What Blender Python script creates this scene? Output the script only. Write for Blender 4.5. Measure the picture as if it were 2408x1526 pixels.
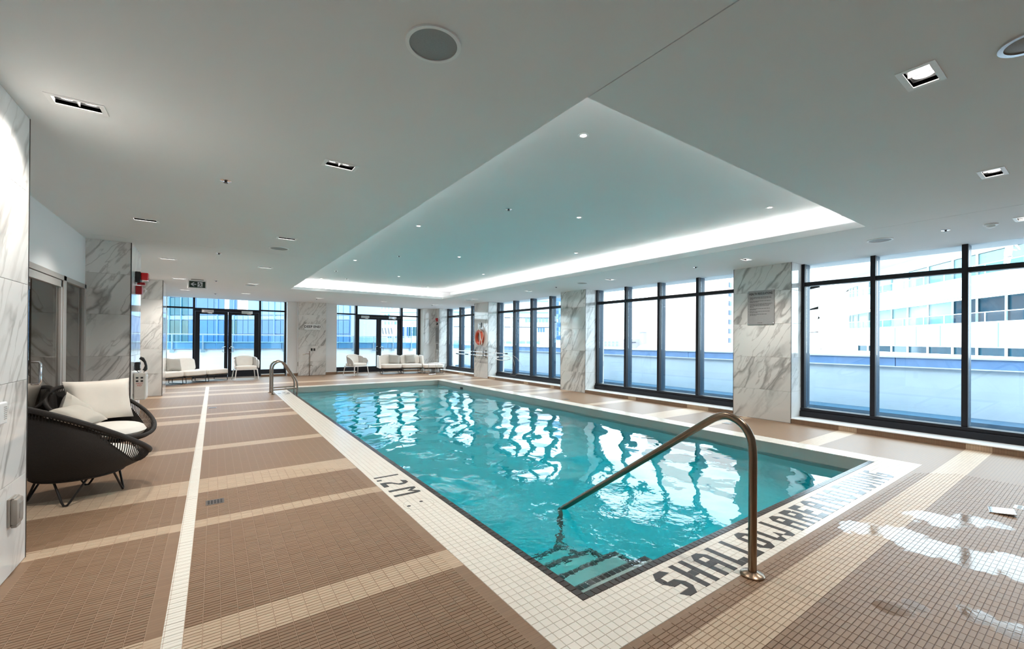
import bpy, bmesh, math, random
import numpy as np
from mathutils import Vector, Matrix

R = math.radians
rng = random.Random(7)
for o in list(bpy.data.objects):
    bpy.data.objects.remove(o)
SC = bpy.context.scene
COL = SC.collection

# ------------------------------------------------------------------ camera
F_PX, PITCH, ROLL, YAW, CAM_H, CY = 1000.5762, 0.0032, 0.0072, 0.6104, 1.4, 33.7818
fwd = Vector((math.sin(YAW)*math.cos(PITCH), math.cos(YAW)*math.cos(PITCH), math.sin(PITCH)))
rgt = Vector((math.cos(YAW), -math.sin(YAW), 0))
upv = rgt.cross(fwd)
r2 = rgt*math.cos(ROLL) + upv*math.sin(ROLL)
u2 = upv*math.cos(ROLL) - rgt*math.sin(ROLL)
cd = bpy.data.cameras.new('camera')
cam = bpy.data.objects.new('camera', cd)
COL.objects.link(cam)
cd.sensor_fit = 'HORIZONTAL'
cd.sensor_width = 36
cd.lens = F_PX*36/2408
cd.shift_y = CY/2408
cd.clip_start = 0.02
cd.clip_end = 500
cam.matrix_world = Matrix(((r2.x, u2.x, -fwd.x, 0), (r2.y, u2.y, -fwd.y, 0), (r2.z, u2.z, -fwd.z, CAM_H), (0, 0, 0, 1)))
SC.camera = cam

# ------------------------------------------------------------------ sky, exposure
SKY = 8.0
SPOT_W = 135.0
COVE = 38.0
w = bpy.data.worlds.new('overcast_sky')
SC.world = w
w.use_nodes = True
bg = w.node_tree.nodes['Background']
bg.inputs[0].default_value = (0.80, 0.91, 1.0, 1)
bg.inputs[1].default_value = SKY
SC.view_settings.view_transform = 'Standard'
SC.view_settings.look = 'None'
SC.view_settings.gamma = 1
SC.view_settings.exposure = 0.0
SC.view_settings.use_curve_mapping = False
SC.cycles.max_bounces = 14
SC.cycles.diffuse_bounces = 8
SC.cycles.glossy_bounces = 5
SC.cycles.transmission_bounces = 8
SC.cycles.transparent_max_bounces = 16
SC.cycles.volume_bounces = 0
SC.cycles.caustics_reflective = False
SC.cycles.caustics_refractive = True
SC.cycles.sample_clamp_indirect = 30.0
SC.cycles.use_denoising = True


def proj(x, y, z):
    d = Vector((x, y, z-CAM_H))
    dz = d.dot(fwd)
    if dz < 0.05:
        return (1e6, 1e6, dz)
    return (1204+F_PX*d.dot(r2)/dz, 763+CY-F_PX*d.dot(u2)/dz, dz)


def at_depth(u, v, d):
    """world point seen at photo pixel u,v at depth d"""
    k = fwd + r2*((u-1204)/F_PX) - u2*((v-763-CY)/F_PX)
    return Vector((0, 0, CAM_H)) + k*d


# ------------------------------------------------------------------ mesh helpers
class MB:
    def __init__(s):
        s.v = []
        s.f = []

    def add(s, v, f):
        n = len(s.v)
        s.v += [tuple(p) for p in v]
        s.f += [tuple(i+n for i in q) for q in f]
        return s

    def box(s, x0, x1, y0, y1, z0, z1):
        return s.add([(x0, y0, z0), (x1, y0, z0), (x1, y1, z0), (x0, y1, z0), (x0, y0, z1), (x1, y0, z1), (x1, y1, z1), (x0, y1, z1)],
                     [(0, 3, 2, 1), (4, 5, 6, 7), (0, 1, 5, 4), (1, 2, 6, 5), (2, 3, 7, 6), (3, 0, 4, 7)])

    def bbox(s, x0, x1, y0, y1, z0, z1, b=0.01):
        """box with chamfered edges"""
        bm = bmesh.new()
        bmesh.ops.create_cube(bm, size=1)
        for v in bm.verts:
            v.co = Vector((x0+(v.co.x+.5)*(x1-x0), y0+(v.co.y+.5)*(y1-y0), z0+(v.co.z+.5)*(z1-z0)))
        bmesh.ops.bevel(bm, geom=bm.edges[:], offset=b, segments=2, affect='EDGES', profile=0.5)
        return s.bm(bm)

    def bm(s, bm):
        bm.verts.ensure_lookup_table()
        s.add([v.co[:] for v in bm.verts], [[v.index for v in f.verts] for f in bm.faces])
        bm.free()
        return s

    def tube(s, pts, r, n=10, closed=False):
        P = [Vector(p) for p in pts]
        m = len(P)
        rr = r if isinstance(r, (list, tuple)) else [r]*m
        ring = []
        N = None
        for i, p in enumerate(P):
            if closed:
                T = P[(i+1) % m]-P[i-1]
            else:
                T = P[min(i+1, m-1)]-P[max(i-1, 0)]
            T.normalize()
            if N is None:
                a = Vector((0, 0, 1)) if abs(T.z) < .9 else Vector((1, 0, 0))
                N = T.cross(a).normalized()
            else:
                N = (N-T*N.dot(T)).normalized()
            B = T.cross(N)
            ring.append([p+(N*math.cos(2*math.pi*k/n)+B*math.sin(2*math.pi*k/n))*rr[i] for k in range(n)])
        v = [q for rg in ring for q in rg]
        f = []
        for i in range(m if closed else m-1):
            j = (i+1) % m
            for k in range(n):
                f.append((i*n+k, i*n+(k+1) % n, j*n+(k+1) % n, j*n+k))
        if not closed:
            f.append(tuple(reversed(range(n))))
            f.append(tuple((m-1)*n+k for k in range(n)))
        return s.add(v, f)

    def lathe(s, prof, n=28, c=(0, 0, 0)):
        v = []
        f = []
        for (r, z) in prof:
            v += [(c[0]+r*math.cos(2*math.pi*k/n), c[1]+r*math.sin(2*math.pi*k/n), c[2]+z) for k in range(n)]
        for i in range(len(prof)-1):
            for k in range(n):
                f.append((i*n+k, i*n+(k+1) % n, (i+1)*n+(k+1) % n, (i+1)*n+k))
        f.append(tuple(reversed(range(n))))
        f.append(tuple((len(prof)-1)*n+k for k in range(n)))
        return s.add(v, f)

    def ring(s, r0, r1, z0, z1, n=32, c=(0, 0)):
        """flat annulus with thickness"""
        v = []
        for (r, z) in ((r0, z0), (r1, z0), (r1, z1), (r0, z1)):
            v += [(c[0]+r*math.cos(2*math.pi*k/n), c[1]+r*math.sin(2*math.pi*k/n), z) for k in range(n)]
        f = []
        for i in range(4):
            j = (i+1) % 4
            for k in range(n):
                f.append((i*n+k, i*n+(k+1) % n, j*n+(k+1) % n, j*n+k))
        return s.add(v, f)

    def prism(s, poly, z0, z1):
        n = len(poly)
        a = sum(poly[i][0]*poly[(i+1) % n][1]-poly[(i+1) % n][0]*poly[i][1] for i in range(n))
        if a < 0:
            poly = poly[::-1]
        v = [(p[0], p[1], z0) for p in poly]+[(p[0], p[1], z1) for p in poly]
        f = [tuple(reversed(range(n))), tuple(range(n, 2*n))]
        f += [(i, (i+1) % n, n+(i+1) % n, n+i) for i in range(n)]
        return s.add(v, f)

    def grid(s, fn, nu, nv, cu=False, cv=False):
        v = [fn(i/(nu if cu else nu-1), j/(nv if cv else nv-1)) for i in range(nu) for j in range(nv)]
        f = []
        for i in range(nu if cu else nu-1):
            for j in range(nv if cv else nv-1):
                i2 = (i+1) % nu
                j2 = (j+1) % nv
                f.append((i*nv+j, i2*nv+j, i2*nv+j2, i*nv+j2))
        return s.add(v, f)

    def xf(s, M):
        s.v = [tuple(M @ Vector(p)) for p in s.v]
        return s

    def build(s, name, m=None, parent=None, smooth=False, loc=None, rot=None):
        me = bpy.data.meshes.new(name)
        me.from_pydata(s.v, [], s.f)
        if smooth:
            me.polygons.foreach_set('use_smooth', [True]*len(me.polygons))
            try:
                me.set_sharp_from_angle(angle=R(40))
            except Exception:
                pass
        me.update()
        return link(name, me, m, parent, loc, rot)


def link(name, me, m=None, parent=None, loc=None, rot=None):
    o = bpy.data.objects.new(name, me)
    if m is not None and not me.materials:
        me.materials.append(m)
    COL.objects.link(o)
    if parent is not None:
        o.parent = parent
    if loc is not None:
        o.location = loc
    if rot is not None:
        o.rotation_euler = rot
    return o


def tag(o, label=None, cat=None, group=None, kind=None):
    if label:
        o['label'] = label
    if cat:
        o['category'] = cat
    if group:
        o['group'] = group
    if kind:
        o['kind'] = kind
    return o


def thing(name, label, cat, loc=(0, 0, 0), rz=0, group=None, rot=None):
    o = bpy.data.objects.new(name, None)
    COL.objects.link(o)
    o.location = loc
    o.rotation_euler = rot if rot else (0, 0, rz)
    return tag(o, label, cat, group)


def struct(name, loc=(0, 0, 0)):
    o = bpy.data.objects.new(name, None)
    COL.objects.link(o)
    o.location = loc
    o['kind'] = 'structure'
    return o


def copy_tree(src, parent=None):
    c = src.copy()
    COL.objects.link(c)
    if parent is not None:
        c.parent = parent
    for ch in list(src.children):
        copy_tree(ch, c)
    return c


def text_mb(body, size, depth=0.001, align='CENTER', bold=0.0):
    cu = bpy.data.curves.new('lettering', 'FONT')
    cu.body = body
    cu.size = size
    cu.extrude = depth/2
    cu.offset = bold
    cu.align_x = align
    cu.align_y = 'CENTER'
    cu.resolution_u = 2
    o = bpy.data.objects.new('lettering', cu)
    COL.objects.link(o)
    dg = bpy.context.evaluated_depsgraph_get()
    me = bpy.data.meshes.new_from_object(o.evaluated_get(dg))
    mb = MB().add([v.co[:] for v in me.vertices], [list(p.vertices) for p in me.polygons])
    bpy.data.objects.remove(o)
    bpy.data.curves.remove(cu)
    bpy.data.meshes.remove(me)
    return mb


def cushion(wd, dp, h, p=5.0, puff=0.12, n=12):
    """rounded upholstery block centred on x,y, resting on z=0"""
    mb = MB()
    bm = bmesh.new()
    bmesh.ops.create_cube(bm, size=2)
    bmesh.ops.subdivide_edges(bm, edges=bm.edges[:], cuts=n, use_grid_fill=True)
    for v in bm.verts:
        x, y, z = v.co
        k = (abs(x)**p+abs(y)**p+abs(z)**p)**(-1/p)
        x, y, z = x*k, y*k, z*k
        zz = z*(1+puff*(1-x*x)*(1-y*y))
        v.co = Vector((x*wd/2, y*dp/2, h/2+zz*h/2))
    return mb.bm(bm)


def pillow(wd, ht, th, n=14, seed=0):
    """knife-edge throw pillow in the xz plane, base on z=0, thickness along y"""
    rr = random.Random(seed)
    ph = [rr.uniform(0, 6.28) for _ in range(4)]

    def side(sg):
        def fn(a, b):
            x, z = 2*a-1, 2*b-1
            t = (max(0, 1-x**4)*max(0, 1-z**4))**0.5
            t *= 1+0.10*math.sin(3*x+ph[0])*math.sin(2.6*z+ph[1])
            pin = 1-0.07*(1-abs(x)**2)*abs(z)**3
            pin2 = 1-0.07*(1-abs(z)**2)*abs(x)**3
            return (x*wd/2*pin2, sg*t*th/2, ht/2+z*ht/2*pin)
        return fn
    mb = MB().grid(side(1), n, n)
    m2 = MB().grid(side(-1), n, n)
    mb.add(m2.v, [q[::-1] for q in m2.f])
    return mb


# ------------------------------------------------------------------ materials
class NT:
    def __init__(s, name):
        s.m = bpy.data.materials.new(name)
        s.m.use_nodes = True
        s.t = s.m.node_tree
        s.t.nodes.clear()
        s.out = s.t.nodes.new('ShaderNodeOutputMaterial')

    def n(s, typ, ins=None, **attrs):
        nd = s.t.nodes.new('ShaderNode'+typ)
        for k, v in attrs.items():
            setattr(nd, k, v)
        for k, v in (ins or {}).items():
            sk = nd.inputs[k]
            if isinstance(v, bpy.types.NodeSocket):
                s.t.links.new(v, sk)
            else:
                if isinstance(v, tuple) and len(v) == 3 and sk.type == 'RGBA':
                    v = v+(1,)
                sk.default_value = v
        return nd

    def math(s, op, a, b=0.0, c=0.0, clamp=False):
        nd = s.n('Math', {0: a, 1: b, 2: c}, operation=op, use_clamp=clamp)
        return nd.outputs[0]

    def mix(s, f, a, b):
        nd = s.n('Mix', {0: f, 6: a, 7: b}, data_type='RGBA')
        return nd.outputs[2]

    def ramp(s, fac, stops, interp='LINEAR'):
        nd = s.n('ValToRGB', {0: fac})
        cr = nd.color_ramp
        cr.interpolation = interp
        while len(cr.elements) < len(stops):
            cr.elements.new(0.5)
        for e, (p, c) in zip(cr.elements, stops):
            e.position = p
            e.color = (c, c, c, 1) if not isinstance(c, tuple) else (c+(1,) if len(c) == 3 else c)
        return nd.outputs[0]

    def surf(s, sh):
        s.t.links.new(sh, s.out.inputs[0])
        return s.m

    def bsdf(s, **kw):
        nm = dict(color='Base Color', rough='Roughness', metal='Metallic', spec='Specular IOR Level', normal='Normal', coat='Coat Weight',
                  coat_rough='Coat Roughness', sheen='Sheen Weight', emit='Emission Color', emit_s='Emission Strength', trans='Transmission Weight', ior='IOR')
        return s.n('BsdfPrincipled', {nm[k]: v for k, v in kw.items()}).outputs[0]


def plain(name, col, rough=0.5, metal=0.0, var=0.06, scale=30.0, bump=0.0, spec=0.5, coat=0.0):
    """simple finish with a faint mottling"""
    k = NT(name)
    co = k.n('TexCoord').outputs['Object']
    nz = k.n('TexNoise', {'Vector': co, 'Scale': scale, 'Detail': 3.0}).outputs[0]
    c = k.mix(nz, tuple(x*(1-var) for x in col), tuple(min(1, x*(1+var)) for x in col))
    kw = dict(color=c, rough=rough, metal=metal, spec=spec, coat=coat)
    if bump:
        kw['normal'] = k.n('Bump', {'Height': nz, 'Strength': bump, 'Distance': 0.01}).outputs[0]
    return k.surf(k.bsdf(**kw))


def glow(name, col, s):
    k = NT(name)
    return k.surf(k.n('Emission', {0: col, 1: s}).outputs[0])


def fabric(name, col, scale=260.0, bump=0.15):
    k = NT(name)
    co = k.n('TexCoord').outputs['Object']
    w1 = k.n('TexWave', {'Vector': co, 'Scale': scale*.5, 'Distortion': 1.0}).outputs[1]
    nz = k.n('TexNoise', {'Vector': co, 'Scale': 9.0, 'Detail': 4.0}).outputs[0]
    c = k.mix(nz, tuple(x*.93 for x in col), tuple(min(1, x*1.05) for x in col))
    h = k.math('ADD', k.math('MULTIPLY', w1, .15), nz)
    b = k.n('Bump', {'Height': h, 'Strength': bump, 'Distance': 0.02}).outputs[0]
    return k.surf(k.bsdf(color=c, rough=.85, spec=.2, sheen=.15, normal=b))


BANDS = [(0.93, 1.16), (2.285, 2.55), (3.865, 4.01), (4.745, 5.165), (6.485, 6.78), (8.745, 9.065), (9.52, 9.635), (10.77, 10.985), (12.68, 13.10),
         (13.72, 13.92), (14.95, 15.42)]
PUDDLES = [(4.0, 1.12, .13), (4.13, .93, .17), (4.05, .75, .17), (4.06, .57, .19), (4.14, .37, .20), (4.7, .85, .17), (4.95, .64, .14), (2.93, .69, .085), (3.07, .62, .05), (3.22, .42, .08), (3.2, .29, .09)]
TPX, TOX, TPY, TOY = 0.0734, 1.139, 0.02463, 0.787


def tile_material(name, curb=False):
    """porcelain mosaic whose stripes run across the room; curb=True is the upright version"""
    k = NT(name)
    P = k.n('SeparateXYZ', {0: k.n('NewGeometry').outputs['Position']})
    x, y, z = P.outputs
    band = k.ramp(k.math('MULTIPLY', y, 1/20), [(0, 0.0)]+[q for a, b in BANDS for q in ((a/20, 1.0), (b/20, 0.0))], 'CONSTANT')
    a, pa, oa = (y, TPY, TOY) if curb else (x, TPX, TOX)
    b, pb, ob = (z, 0.0734, 0.003) if curb else (y, TPY, TOY)
    ca = k.math('DIVIDE', k.math('SUBTRACT', a, oa), pa)
    cb = k.math('DIVIDE', k.math('SUBTRACT', b, ob), pb)
    cell = k.n('CombineXYZ', {0: k.math('FLOOR', ca), 1: k.math('FLOOR', cb)}).outputs[0]
    rnd = k.n('TexWhiteNoise', {'Vector': cell}, noise_dimensions='2D').outputs[0]
    fa = k.math('ABSOLUTE', k.math('SUBTRACT', k.math('FRACT', ca), .5))
    fb = k.math('ABSOLUTE', k.math('SUBTRACT', k.math('FRACT', cb), .5))
    ja = k.math('GREATER_THAN', fa, .5-0.0011/pa)
    jb = k.math('GREATER_THAN', fb, .5-0.0010/pb)
    brown = k.mix(rnd, (0.245, 0.152, 0.094), (0.280, 0.178, 0.112))
    beige = k.mix(rnd, (0.48, 0.355, 0.25), (0.54, 0.405, 0.29))
    c = k.mix(band, brown, beige)
    if not curb:
        st = k.math('MULTIPLY', k.math('COMPARE', x, -0.150, 0.040), k.math('LESS_THAN', y, 15.05))
        c = k.mix(st, c, (0.80, 0.76, 0.69))
        # damp floor with puddles on the near right-hand deck
        reg = k.math('MULTIPLY', k.ramp(x, [(1.9/20, 0.0), (2.3/20, 1.0)]) if False else k.math('GREATER_THAN', x, 1.95),
                     k.ramp(k.math('MULTIPLY', y, .5), [(0.0, 1.0), (.52, 1.0), (.62, 0.0)]))
        pos = k.n('NewGeometry').outputs['Position']
        nz = k.n('TexNoise', {'Vector': pos, 'Scale': 5.5, 'Detail': 4.0, 'Roughness': .6}).outputs[0]
        xy = k.n('CombineXYZ', {0: x, 1: y}).outputs[0]
        m = None
        for (bx, by, br) in PUDDLES:
            dd = k.n('VectorMath', {0: xy, 1: (bx, by, 0)}, operation='DISTANCE').outputs['Value']
            dd = k.math('DIVIDE', dd, br)
            m = dd if m is None else k.math('MINIMUM', m, dd)
        wet = k.ramp(k.math('ADD', k.math('MULTIPLY', m, .5), k.math('MULTIPLY', k.math('SUBTRACT', nz, .5), 1.1)), [(.44, 1.0), (.52, 0.0)])
        jcol = k.mix(reg, (0.40, 0.275, 0.19), (0.075, 0.045, 0.03))
        jl = k.math('MULTIPLY', jb, 1.0)
        c = k.mix(k.math('MULTIPLY', jl, .75), c, k.mix(reg, (0.16, 0.10, 0.066), (0.075, 0.045, 0.03)))
        c = k.mix(k.math('MULTIPLY', ja, .85), c, jcol)
        c = k.mix(k.math('MULTIPLY', wet, .28), c, k.mix(1.0, (0, 0, 0), (0.10, 0.065, 0.045)))
        ro = k.math('ADD', k.math('MULTIPLY', wet, -0.36), k.math('ADD', .42, k.math('MULTIPLY', rnd, .04)))
        fine = k.n('TexNoise', {'Vector': pos, 'Scale': 55.0, 'Detail': 2.0}).outputs[0]
        bh = k.math('MULTIPLY', fine, k.math('ADD', .25, k.math('MULTIPLY', wet, .2)))
        bp = k.n('Bump', {'Height': bh, 'Strength': .12, 'Distance': .004}).outputs[0]
        return k.surf(k.bsdf(color=c, rough=ro, spec=.32, normal=bp))
    c = k.mix(k.math('MULTIPLY', k.math('MAXIMUM', ja, jb), .55), c, (0.10, 0.065, 0.045))
    return k.surf(k.bsdf(color=c, rough=.35))


def marble_material(name, vein=1.0, base=(0.74, 0.725, 0.70), rough=.07, flip=1.0):  # default base is greyed to carry the shade on column fronts
    """white marble with diagonal grey veins, drawn in each slab's own x/z plane"""
    k = NT(name)
    oc = k.n('TexCoord').outputs['Object']
    rnd = k.n('ObjectInfo').outputs['Random']
    off = k.n('CombineXYZ', {0: k.math('MULTIPLY', rnd, 37.0), 1: k.math('MULTIPLY', rnd, 91.0), 2: k.math('MULTIPLY', rnd, 53.0)}).outputs[0]
    p = k.n('VectorMath', {0: oc, 1: off}, operation='ADD').outputs[0]
    sp = k.n('SeparateXYZ', {0: p})
    x, y, z = sp.outputs
    ca, sa = math.cos(R(58)), math.sin(R(58))
    s_ = k.math('ADD', k.math('MULTIPLY', x, ca*flip), k.math('MULTIPLY', z, sa))
    t_ = k.math('SUBTRACT', k.math('MULTIPLY', x, sa*flip), k.math('MULTIPLY', z, ca))
    q = k.n('CombineXYZ', {0: k.math('MULTIPLY', s_, .24), 1: t_, 2: y}).outputs[0]
    wob = k.n('TexNoise', {'Vector': p, 'Scale': 2.2, 'Detail': 4.0}, ).outputs[1]
    q2 = k.n('VectorMath', {0: q, 1: k.n('VectorMath', {0: wob, 'Scale': .13}, operation='SCALE').outputs[0]}, operation='ADD').outputs[0]

    def ridge(vec, sc, det, wdt, seed):
        v2 = k.n('VectorMath', {0: vec, 1: (seed, seed*1.7, seed*.3)}, operation='ADD').outputs[0]
        nn = k.n('TexNoise', {'Vector': v2, 'Scale': sc, 'Detail': det, 'Roughness': .5}).outputs[0]
        d = k.math('ABSOLUTE', k.math('SUBTRACT', nn, .5))
        return k.ramp(d, [(0.0, 1.0), (wdt, 0.0)])
    big = ridge(q2, 2.6, 2.5, .030, 3.1)
    fin = ridge(q2, 6.0, 3.0, .030, 8.4)
    msk = k.ramp(k.n('TexNoise', {'Vector': q, 'Scale': 1.5, 'Detail': 2.0}).outputs[0], [(.40, 0.0), (.52, 1.0)])
    cloud = k.ramp(k.n('TexNoise', {'Vector': q2, 'Scale': 2.4, 'Detail': 5.0}).outputs[0], [(.54, 0.0), (.63, 1.0)])
    c = k.mix(k.math('MULTIPLY', cloud, .62*vein), base, (0.40, 0.385, 0.365))
    c = k.mix(k.math('MULTIPLY', k.math('MULTIPLY', big, msk), .95*vein), c, (0.17, 0.16, 0.15))
    c = k.mix(k.math('MULTIPLY', k.math('MULTIPLY', fin, msk), .70*vein), c, (0.27, 0.255, 0.24))
    return k.surf(k.bsdf(color=c, rough=rough, spec=.5))


def glass_material(name, tint=(0.90, 0.96, 0.97), k0=1.5, rough=0.0):
    k = NT(name)
    ge = k.n('NewGeometry')
    cs = k.math('ABSOLUTE', k.n('VectorMath', {0: ge.outputs['Normal'], 1: ge.outputs['Incoming']}, operation='DOT_PRODUCT').outputs['Value'])
    r0 = ((k0-1)/(k0+1))**2
    f = k.math('ADD', k.math('MULTIPLY', k.math('POWER', k.math('SUBTRACT', 1.0, cs), 5.0), 1-r0), r0, clamp=True)
    tr = k.n('BsdfTransparent', {0: tint}).outputs[0]
    gl = k.n('BsdfGlossy', {0: (1, 1, 1), 'Roughness': rough}).outputs[0]
    return k.surf(k.n('MixShader', {0: f, 1: tr, 2: gl}).outputs[0])


def water_material():
    k = NT('pool_water')
    pos = k.n('NewGeometry').outputs['Position']
    n1 = k.n('TexNoise', {'Vector': pos, 'Scale': 7.0, 'Detail': 2.0, 'Roughness': .4}).outputs[0]
    # livelier ripples round the steps where someone just got out
    d = k.n('VectorMath', {0: pos, 1: (2.3, 2.6, -0.15)}, operation='DISTANCE').outputs['Value']
    near = k.ramp(k.math('MULTIPLY', d, .25), [(0.05, 1.0), (.42, 0.0)])
    n2 = k.n('TexNoise', {'Vector': pos, 'Scale': 16.0, 'Detail': 2.0}).outputs[0]
    h = k.math('ADD', k.math('MULTIPLY', n1, .55), k.math('MULTIPLY', k.math('MULTIPLY', n2, near), 1.1))
    bp = k.n('Bump', {'Height': h, 'Strength': .5, 'Distance': .012}).outputs[0]
    fr = k.n('Fresnel', {'IOR': 1.333, 'Normal': bp}).outputs[0]
    rf = k.n('BsdfRefraction', {0: (0.97, 1, 1), 'Roughness': 0.0, 'IOR': 1.333, 'Normal': bp}).outputs[0]
    gl = k.n('BsdfGlossy', {0: (1, 1, 1), 'Roughness': 0.0, 'Normal': bp}).outputs[0]
    m = k.surf(k.n('MixShader', {0: fr, 1: rf, 2: gl}).outputs[0])
    vo = k.n('VolumeAbsorption', {0: (0.0, 0.955, 0.995), 'Density': 1.7}).outputs[0]
    k.t.links.new(vo, k.out.inputs[1])
    return m


def wicker_material():
    k = NT('dark_woven_rope')
    co = k.n('TexCoord').outputs['UV']
    oc = k.n('TexCoord').outputs['Object']
    w = k.n('TexWave', {'Vector': oc, 'Scale': 60.0, 'Distortion': 2.0}, bands_direction='Z').outputs[1]
    nz = k.n('TexNoise', {'Vector': oc, 'Scale': 120.0, 'Detail': 2.0}).outputs[0]
    c = k.mix(nz, (0.004, 0.003, 0.0025), (0.020, 0.014, 0.011))
    b = k.n('Bump', {'Height': k.math('ADD', w, nz), 'Strength': .5, 'Distance': .006}).outputs[0]
    return k.surf(k.bsdf(color=c, rough=.6, normal=b))


MT = {}
MT['deck'] = tile_material('deck_mosaic')
MT['curb'] = tile_material('curb_mosaic', True)
MT['grout'] = plain('pale_grout', (0.50, 0.45, 0.39), .8)
MT['white_tile'] = plain('cream_porcelain', (0.78, 0.725, 0.655), .22, var=.05, scale=9, spec=.3)
MT['dark_tile'] = plain('dark_brown_porcelain', (0.040, 0.030, 0.027), .26, var=.25, scale=14, spec=.4)
MT['plaster'] = plain('pool_plaster', (0.91, 0.91, 0.88), .6, var=.04, scale=4)
MT['band_tile'] = plain('grey_beige_waterline_tile', (0.40, 0.385, 0.34), .35, var=.06, scale=6)
MT['water'] = water_material()
MT['marble'] = marble_material('grey_veined_marble', .72)
MT['marble_soft'] = marble_material('soft_veined_marble', .58, rough=.05)
MT['marble_lit'] = marble_material('lit_face_marble', .55, (0.86, 0.85, 0.84), rough=.05)  # same marble with a lighter base, painted as the lit faces
MT['ceil'] = plain('ceiling_paint', (0.76, 0.765, 0.77), .85, var=.012, scale=3, spec=.2)
MT['paint'] = plain('white_wall_paint', (0.78, 0.785, 0.79), .75, var=.015, scale=3, spec=.25)
MT['taupe'] = plain('taupe_panel', (0.26, 0.215, 0.175), .5)
MT['corridor'] = plain('corridor_wall_finish', (0.30, 0.245, 0.20), .55, var=.2, scale=2)
MT['alu_grey'] = plain('light_grey_aluminium', (0.50, 0.47, 0.44), .35, .3)
MT['frame'] = plain('black_aluminium', (0.013, 0.014, 0.019), .5, 0.0, spec=.3)
MT['frame_out'] = plain('blue_cast_outer_frame', (0.006, 0.034, 0.070), .45, 0.0, spec=.35)  # blue cast of daylight at the glass put into the frame colour
MT['glass'] = glass_material('window_glass')
MT['glass_in'] = glass_material('interior_glass', (0.72, 0.70, 0.66), 1.75)
MT['guard'] = glass_material('guard_rail_glass', (0.70, 0.86, 0.92), 1.5)
MT['sill'] = plain('white_stone_sill', (0.85, 0.85, 0.85), .25)
MT['gap'] = plain('shadow_gap', (0.02, 0.02, 0.02), .9)
MT['edge'] = plain('dark_metal_corner_trim', (0.045, 0.042, 0.04), .35, .6)
MT['steel'] = plain('brown_reflection_steel', (0.24, 0.175, 0.125), .27, 1.0, var=.04, scale=60)  # reflection of the brown floor put into the steel's colour
MT['chrome'] = plain('chrome', (0.80, 0.80, 0.82), .10, 1.0, var=.02)
MT['white_metal'] = plain('white_powder_coat', (0.80, 0.80, 0.80), .35)
MT['trim_white'] = plain('white_lamp_trim', (0.82, 0.82, 0.82), .4)
MT['black'] = plain('matt_black', (0.012, 0.012, 0.012), .5)
MT['grille'] = plain('speaker_grille_mesh', (0.30, 0.30, 0.30), .6, .2, var=.3, scale=400)
MT['lamp'] = glow('lamp_face', (1, .97, .92), 9.0)
MT['cove_dim'] = glow('dimmed_led_strip', (1, .985, .96), COVE*.55)
MT['cove'] = glow('cove_led_strip', (1, .985, .96), COVE)
MT['wicker'] = wicker_material()
MT['black_rod'] = plain('black_steel_rod', (0.012, 0.011, 0.011), .3)
MT['cream'] = fabric('cream_canvas', (0.80, 0.735, 0.66))
MT['offwhite'] = fabric('off_white_canvas', (0.82, 0.785, 0.735))
MT['grey_fab'] = fabric('warm_grey_linen', (0.40, 0.385, 0.35))
MT['taupe_fab'] = fabric('pale_taupe_linen', (0.58, 0.535, 0.47))
MT['mesh_fab'] = fabric('grey_white_rope', (0.55, 0.54, 0.52))
MT['red'] = plain('alarm_red', (0.35, 0.008, 0.012), .3)
MT['red_lens'] = plain('red_lens', (0.75, 0.02, 0.03), .1, spec=.7)
MT['orange'] = plain('lifebuoy_orange', (0.62, 0.085, 0.03), .45, var=.15, scale=8)
MT['rope'] = plain('white_rope', (0.78, 0.74, 0.68), .8)
MT['plate_grey'] = plain('brushed_sign_plate', (0.33, 0.32, 0.315), .35, .35, var=.08, scale=20)
MT['box_beige'] = plain('beige_enamel', (0.62, 0.58, 0.53), .35)
MT['ink'] = plain('black_ink', (0.012, 0.012, 0.012), .5)
MT['ink_grey'] = plain('grey_ink', (0.07, 0.068, 0.066), .5)
MT['green_ink'] = plain('dark_green_ink', (0.008, 0.03, 0.022), .5)
MT['red_ink'] = plain('red_ink', (0.50, 0.05, 0.02), .5)
MT['glow_ink'] = plain('white_ink', (0.62, 0.64, 0.68), .4)
MT['grey_plastic'] = plain('grey_plastic', (0.33, 0.30, 0.27), .35)
MT['white_plastic'] = plain('white_plastic', (0.83, 0.83, 0.83), .3)
MT['brown_steel'] = plain('dull_steel', (0.30, 0.25, 0.21), .3, .9)

H = 2.788
JOINTS = [0.0, 0.540, 1.130, 1.730, 2.315, H]


def slab_holes(mb, x0, x1, y0, y1, z0, z1, holes):
    xs = sorted({x0, x1, *[v for h in holes for v in h[:2] if x0 < v < x1]})
    ys = sorted({y0, y1, *[v for h in holes for v in h[2:] if y0 < v < y1]})

    def hole(cx, cy):
        return any(h[0] < cx < h[1] and h[2] < cy < h[3] for h in holes)
    for i in range(len(xs)-1):
        for j in range(len(ys)-1):
            a, b, c, d = xs[i], xs[i+1], ys[j], ys[j+1]
            if hole((a+b)/2, (c+d)/2):
                continue
            mb.box(a, b, c, d, z0, z1)
    return mb


# ================================================================== STRUCTURE
PX0, PX1, PY0, PY1 = 1.6895, 6.386, 1.7075, 13.5755        # pool opening
CX0, CY0, CP = 1.2855, 1.3035, 0.0505                       # coping grid
CX1, CY1 = CX0+107*CP, CY0+249*CP

# floor slab round the pool
floor = struct('floor')
mb = MB()
for a in ((-1.49, CX0, -2.6, 18.19), (CX1, 8.182, -2.6, 18.19), (CX0, CX1, -2.6, CY0), (CX0, CX1, CY1, 18.19)):
    mb.box(a[0], a[1], a[2], a[3], -0.2, -0.0025)
mb.box(-3.4, -1.49, 3.5, 9.0, -0.2, -0.004)
mb.box(-1.9, -1.49, 14.15, 18.19, -0.2, -0.0025)
mb.build('floor_base', MT['deck'], floor)


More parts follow.
